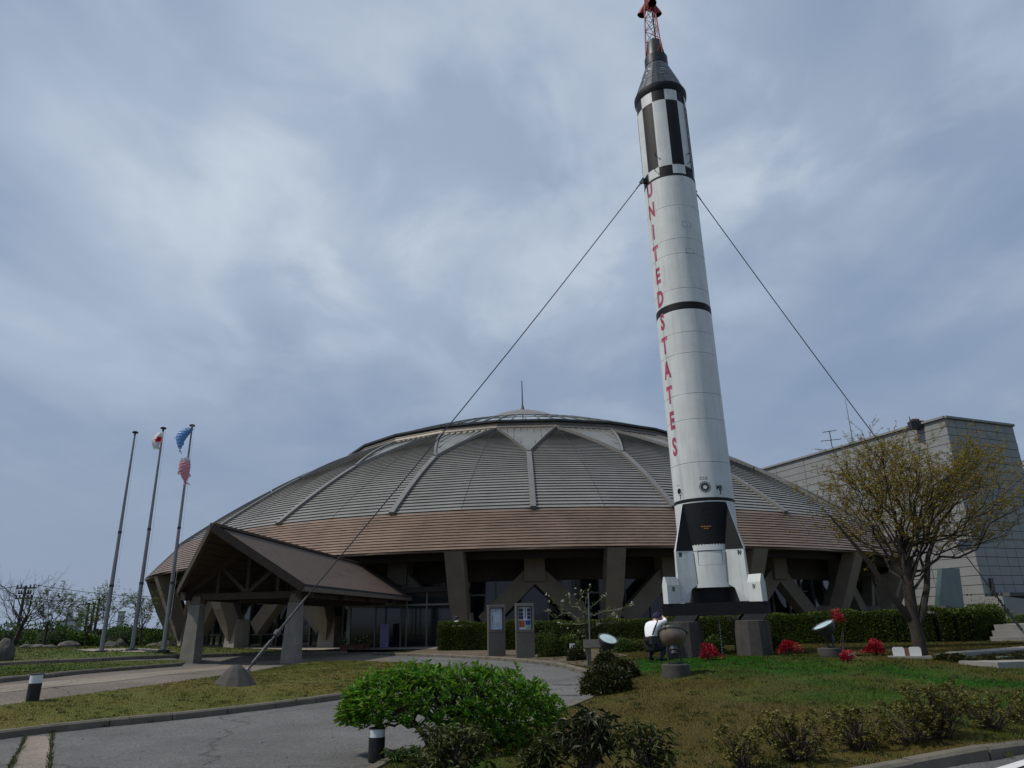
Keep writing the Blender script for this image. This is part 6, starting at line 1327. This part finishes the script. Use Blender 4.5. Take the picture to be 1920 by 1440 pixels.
# dark stone slab sign on posts behind the blue floodlight
q = at_d(1113, 1240, 22.6); g = T1(q[0], q[1]) + KH; sl2 = tag(empty('slab_sign', (q[0], q[1], g), R(4)), 'dark stone slab sign on a square post behind the blue lensed floodlight', 'sign'); zt = at_d(1113, 1199, 22.6)[2] - g; zb = at_d(1113, 1214, 22.6)[2] - g
mb = MB(); mb.hexa([(-.27, -.08, zb), (.36, -.08, zb), (.36, .08, zb), (-.27, .08, zb), (-.27, -.02, zt), (.36, -.02, zt), (.36, .1, zt), (-.27, .1, zt)], 'kiosk'); mb.build('slab', parent=sl2); mb = MB(); mb.box(-.19, -.07, -.05, .05, -.1, zb - .003, 'kiosk'); mb.box(.2, .3, -.04, .06, -.1, zb - .003, 'kiosk'); mb.build('post', parent=sl2)
# white square lamp head over the small dark ball shrub
q = at_d(1074, 1236, 27); g = T1(q[0], q[1]) + KH; zt = at_d(1074, 1207, 27)[2] - g; wl = tag(empty('path_lamp', (q[0], q[1], g)), 'small path lamp with a white square head above the small dark ball shrub', 'path lamp'); mb = MB(); mb.box(-.085, .085, -.085, .085, zt - .16, zt, 'bollardwhite'); mb.build('lamp_head', parent=wl); mb = MB(); mb.box(-.06, .06, -.06, .06, -.05, zt - .165, 'lampdark'); mb.build('post', parent=wl)
# white double plaque by the big trunk
q = at_d(1702, 1231, 20.6); g = T1(q[0], q[1]) + KH; pl = tag(empty('double_plaque', (q[0], q[1], g), -R(20)), 'low sign of two white rounded plates at the foot of the budding tree', 'plaque'); zt = at_d(1702, 1213, 20.6)[2] - g
for s in (-1, 1):
    mb = MB(); x0, x1 = (.05, .31) if s > 0 else (-.31, -.05); z0, z1 = zt - .22, zt; r = .05; pts = [(cx + r * cos(a), cz_ + r * sin(a)) for cx, cz_, a0 in ((x1 - r, z1 - r, 0), (x0 + r, z1 - r, PI / 2), (x0 + r, z0 + r, PI), (x1 - r, z0 + r, 1.5 * PI)) for a in np.linspace(a0, a0 + PI / 2, 5)]
    n = len(pts); mb.add([(x, -.015, z) for x, z in pts] + [(x, .015, z) for x, z in pts], [tuple(range(n)), tuple(range(2 * n - 1, n - 1, -1))] + [(k, n + k, n + (k + 1) % n, (k + 1) % n) for k in range(n)], 'signwhite'); mb.build('plate', parent=pl)
mb = MB(); mb.box(-.04, .04, -.02, .035, -.1, zt - .02, 'terra'); mb.build('post', parent=pl); mb = MB(); mb.box(-.42, .5, -.15, .2, -.08, .035, 'paving'); mb.build('footing', parent=pl)
# fallen pale branch beside the small azalea
q = ground(1592, 1236, KH + .03); mb = MB(); mb.tube([(0, 0, .08), (.12, .03, .10), (.22, -.03, .02), (.3, .02, .05)], [.012, .012, .010, .006], 5, 'barkpale'); mb.tube([(.12, .03, .10), (.2, .06, .14), (.3, .06, .12)], [.008, .007, .004], 4, 'barkpale'); tag(mb.build('dead_branch', loc=tuple(q)), 'bleached dead branch lying by the smallest red azalea', 'branch')
# flower pots and banner at the entrance
def pot(px, py, d, w_, label, seed):
    q = at_d(px, py, d); g = T1(q[0], q[1]) + .03; root = tag(empty('flower_pot', (q[0], q[1], g)), label, 'flower pot', 'flower pots at the entrance'); mb = MB(); mb.hexa([(-w_ * .42, -.16, 0), (w_ * .42, -.16, 0), (w_ * .42, .16, 0), (-w_ * .42, .16, 0), (-w_ * .5, -.2, .36), (w_ * .5, -.2, .36), (w_ * .5, .2, .36), (-w_ * .5, .2, .36)], 'terra'); mb.build('planter', parent=root)
    P = rng.normal(0, 1, (160, 3)) * np.array([w_ * .28, .12, .12]) + np.array([0, 0, .48]); foliage(P, rdirs(160, .4), .11, .04, 'light', root, 'plant'); P = rng.normal(0, 1, (22, 3)) * np.array([w_ * .28, .12, .1]) + np.array([0, 0, .56]); foliage(P, rdirs(22), .07, .06, 'blossom', root, 'blossom')
pot(645, 1222, 41.4, .45, 'terracotta flower pot under the left cup chain', 1); pot(672, 1221, 41.6, .5, 'terracotta flower pot in the middle of the three', 2); pot(684, 1220, 41.9, .45, 'terracotta flower pot on the right of the three', 3)
q = at_d(720, 1214, 43.2); bn = tag(empty('banner_stand', (q[0], q[1], FLOOR + .05), R(8)), 'mauve upright banner stand inside the dark entrance', 'banner stand'); mb = MB(); mb.box(-.24, .24, -.01, .01, .08, 1.35, 'banner'); mb.build('sheet', parent=bn); mb = MB(); mb.box(-.27, .27, -.1, .1, 0, .08, 'lampdark'); mb.build('foot', parent=bn)

# ================================================================== PEOPLE
def body(name, joints, edges, mats, root, loc, rz, hair=None, order=None):
    """one skinned surface over a skeleton. joints: {name: ((x, y, z), (rx, ry))}; mats: [(material, joints)] by nearest bone"""
    nm = list(joints); me = bpy.data.meshes.new('person_body'); me.from_pydata([joints[n][0] for n in nm], [(nm.index(a), nm.index(b)) for a, b in edges], []); o = bpy.data.objects.new('tmp', me); COL.objects.link(o)
    m = o.modifiers.new('s', 'SKIN'); m.use_smooth_shade = True; sv = me.skin_vertices[0].data
    for i, n in enumerate(nm): rr = joints[n][1]; sv[i].radius = rr if isinstance(rr, tuple) else (rr, rr); sv[i].use_root = (n == 'pelvis')
    s = o.modifiers.new('d', 'SUBSURF'); s.levels = 2; s.render_levels = 2; dg = bpy.context.evaluated_depsgraph_get(); dg.update(); m2 = bpy.data.meshes.new_from_object(o.evaluated_get(dg)); bpy.data.objects.remove(o)
    m2.materials.clear(); names = []
    for mname, js in mats: m2.materials.append(MT[mname])
    ref = [(np.array(joints[a][0]) * (1 - t) + np.array(joints[b][0]) * t, k) for k, (mname, segs) in enumerate(mats) for a, b in segs for t in (0, .25, .5, .75, 1)]
    RP = np.array([r[0] for r in ref]); RK_ = [r[1] for r in ref]
    for p in m2.polygons: c = np.array(p.center); p.material_index = RK_[int(np.argmin(((RP - c) ** 2).sum(1)))]; p.use_smooth = True
    return link('body', m2, root)
EDG = [('pelvis', 'waist'), ('waist', 'chest'), ('chest', 'neck'), ('neck', 'head'), ('head', 'crown'), ('chest', 'shl'), ('shl', 'ell'), ('ell', 'wrl'), ('wrl', 'hal'), ('chest', 'shr'), ('shr', 'elr'), ('elr', 'wrr'), ('wrr', 'har'), ('pelvis', 'hil'), ('hil', 'knl'), ('knl', 'anl'), ('anl', 'tol'), ('pelvis', 'hir'), ('hir', 'knr'), ('knr', 'anr'), ('anr', 'tor')]
def fingers(o_root, w, d, side, name='fingers'):
    mb = MB(); d = Vector(d).normalized(); s = Vector(side).normalized(); n = d.cross(s)
    for k, (off, ln) in enumerate(((-.03, .07), (-.01, .08), (.01, .075), (.03, .06))): b = Vector(w) + s * off; mb.tube([b, b + d * ln * .5 + n * .01, b + d * ln * .8 + n * .03], [.010, .009, .006], 6, 'skin')
    b = Vector(w) - s * .035 - d * .03; mb.tube([b, b - s * .03 + d * .03, b - s * .03 + d * .06], [.011, .010, .007], 6, 'skin'); mb.build(name, parent=o_root, smooth=True)
def face(root, c, f, r):                                  # eyes, nose, mouth and ears on a head centred at c looking along f
    c, f = Vector(c), Vector(f).normalized(); s = f.cross(Vector((0, 0, 1))).normalized(); u = s.cross(f); mb = MB()
    b = c + f * r * .9; mb.add([b + u * .02, b + s * .014 - u * .02, b - s * .014 - u * .02, b + f * .028 - u * .018], [(0, 1, 3), (1, 2, 3), (2, 0, 3)], 'skin'); mb.build('nose', parent=root)
    for w_ in (-1, 1):
        mb = MB(); e = c + f * r * .86 + s * .032 * w_ + u * .02; mb.bar(e - s * .012, e + s * .012, .012, .008, 'hair'); mb.build('eye', parent=root); mb = MB(); e = c + s * r * .92 * w_; mb.tube([e - u * .03, e + s * .012 * w_, e + u * .03], [.008, .012, .009], 6, 'skin'); mb.build('ear', parent=root)
    mb = MB(); e = c + f * r * .86 - u * .055; mb.bar(e - s * .02, e + s * .02, .01, .006, 'flagred'); mb.build('mouth', parent=root)
def haircap(root, c, r, m='hair', tilt=(0, 0, 1), cut=-.15, name='hair', back=(0, 1, 0)):
    bm = bmesh.new(); bmesh.ops.create_uvsphere(bm, u_segments=18, v_segments=12, radius=r); t = Vector(tilt).normalized(); dele = [v for v in bm.verts if v.co.normalized().dot(t) < cut]
    bmesh.ops.delete(bm, geom=dele, context='VERTS'); me = bpy.data.meshes.new(name); bm.to_mesh(me); bm.free(); me.materials.append(MT[m])
    for p in me.polygons: p.use_smooth = True
    return link(name, me, root, loc=c)
# photographer crouching on the grass, leaning towards the bowl lamp, camera at the face
pp = ground(1224, 1240, KH); ph = tag(empty('person', (pp[0], pp[1], pp[2] - .02), R(38)), 'person in white shirt and dark trousers crouching by the bowl lamp with a camera', 'person')
J = {'pelvis': ((0, .02, .40), (.15, .125)), 'waist': ((.01, .02, .58), (.135, .11)), 'chest': ((.10, .02, .80), (.165, .12)), 'neck': ((.23, .02, .93), .055), 'head': ((.29, .02, 1.0), (.082, .088)), 'crown': ((.33, .02, 1.06), (.075, .08)),
     'shl': ((.13, .20, .86), .072), 'ell': ((.30, .30, .82), .05), 'wrl': ((.42, .12, .96), .036), 'hal': ((.45, .08, .99), .04),
     'shr': ((.12, -.17, .88), .075), 'elr': ((.33, -.24, .93), .055), 'wrr': ((.40, -.08, 1.03), .038), 'har': ((.43, -.03, 1.02), .042),
     'hil': ((.03, .13, .34), .115), 'knl': ((.37, .22, .43), .082), 'anl': ((.12, .20, .09), .055), 'tol': ((.28, .22, .045), .045),
     'hir': ((.0, -.12, .32), .12), 'knr': ((.32, -.24, .36), .085), 'anr': ((.04, -.18, .09), .055), 'tor': ((.19, -.21, .045), .045)}
bones = lambda *p: [tuple(q.split('-')) for q in p]
body('person', J, EDG, [('trouser', bones('pelvis-hil', 'hil-knl', 'knl-anl', 'pelvis-hir', 'hir-knr', 'knr-anr', 'pelvis-pelvis')), ('shirt', bones('waist-chest', 'chest-shl', 'shl-ell', 'chest-shr', 'shr-elr', 'elr-elr', 'ell-ell')), ('skin', bones('neck-head', 'head-crown', 'wrl-hal', 'wrr-har')), ('lampdark', bones('anl-tol', 'anr-tor'))], ph, None, 0)
haircap(ph, (.305, .02, 1.035), .112, 'navy', (-.5, 0, .8), -.05, 'cap'); face(ph, (.31, .02, 1.01), (.95, .05, -.1), .09)
fingers(ph, (.46, -.02, 1.03), (.5, .5, .1), (0, 0, 1)); fingers(ph, (.47, .07, 1.0), (.5, -.4, .1), (0, 0, 1))
mb = MB(); mb.box(.43, .50, -.03, .09, .985, 1.06, 'bollardblack'); mb.tube([(.50, .03, 1.02), (.58, .03, 1.02)], [.034, .032], 14, 'bollardblack'); mb.box(.45, .48, .0, .05, 1.06, 1.085, 'bollardblack'); cm = mb.build('camera', loc=(pp[0], pp[1], pp[2] - .02), rot=(0, 0, R(38))); cm.scale = (1.1, 1.1, 1.1); ph.scale = (1.1, 1.1, 1.1); tag(cm, 'small black camera held to the face of the crouching person', 'camera')
mb = MB(); mb.tube([(-.08, -.13, .62), (-.02, -.16, .78), (.10, -.17, .93), (.17, -.05, .95)], .017, 6, 'bollardblack'); mb.tube([(.02, .16, .58), (.10, .18, .8), (.16, .12, .94)], .017, 6, 'bollardblack'); mb.build('strap', parent=ph)
mb = MB(); mb.lathe([(.155, .46), (.165, .50), (.16, .57), (.15, .59)], 16, 'bollardblack'); o = mb.build('waist_belt', parent=ph, loc=(.0, .02, 0)); o.scale = (1.0, .98, 1)
mb = MB(); mb.hexa([(-.22, -.22, .42), (-.02, -.26, .42), (-.02, -.14, .42), (-.22, -.12, .42), (-.2, -.21, .60), (-.02, -.24, .60), (-.02, -.13, .60), (-.2, -.12, .60)], 'bollardblack'); mb.build('hip_bag', parent=ph)
# standing person at the strut by the entrance
q = at_d(857, 1206, 38.6); st = tag(empty('person', (q[0], q[1], .29 + FLOOR * 0 + .01), R(150)), 'person with dark hair, white sleeves and a dark vest standing behind the hedge end', 'person')
J2 = {'pelvis': ((0, 0, .90), (.14, .10)), 'waist': ((0, 0, 1.06), (.125, .095)), 'chest': ((0, 0, 1.27), (.155, .11)), 'neck': ((0, .0, 1.43), .05), 'head': ((0, -.01, 1.53), (.078, .09)), 'crown': ((0, 0, 1.61), (.072, .08)), 'shl': ((.17, 0, 1.36), .062), 'ell': ((.23, .02, 1.10), .045), 'wrl': ((.20, -.08, .88), .032), 'hal': ((.19, -.11, .80), .036), 'shr': ((-.17, 0, 1.36), .062), 'elr': ((-.24, .03, 1.10), .045), 'wrr': ((-.22, -.06, .87), .032), 'har': ((-.21, -.09, .79), .036),
      'hil': ((.09, 0, .84), .095), 'knl': ((.10, -.01, .46), .062), 'anl': ((.10, .02, .08), .042), 'tol': ((.11, -.13, .035), .038), 'hir': ((-.09, 0, .84), .095), 'knr': ((-.10, .02, .46), .062), 'anr': ((-.10, .05, .08), .042), 'tor': ((-.11, -.10, .035), .038)}
body('person', J2, EDG, [('trouser', bones('pelvis-hil', 'hil-knl', 'knl-anl', 'pelvis-hir', 'hir-knr', 'knr-anr', 'pelvis-waist', 'waist-chest')), ('shirt', bones('shl-ell', 'ell-wrl', 'shr-elr', 'elr-wrr', 'neck-chest')), ('skin', bones('neck-head', 'head-crown', 'wrl-hal', 'wrr-har')), ('lampdark', bones('anl-tol', 'anr-tor'))], st, None, 0)
haircap(st, (0, .01, 1.58), .108, 'hair', (0, .5, .8), -.2); face(st, (0, -.01, 1.54), (0, -1, 0), .09); fingers(st, (.19, -.12, .77), (0, -.15, -1), (0, 1, 0)); fingers(st, (-.21, -.10, .76), (0, -.15, -1), (0, 1, 0))
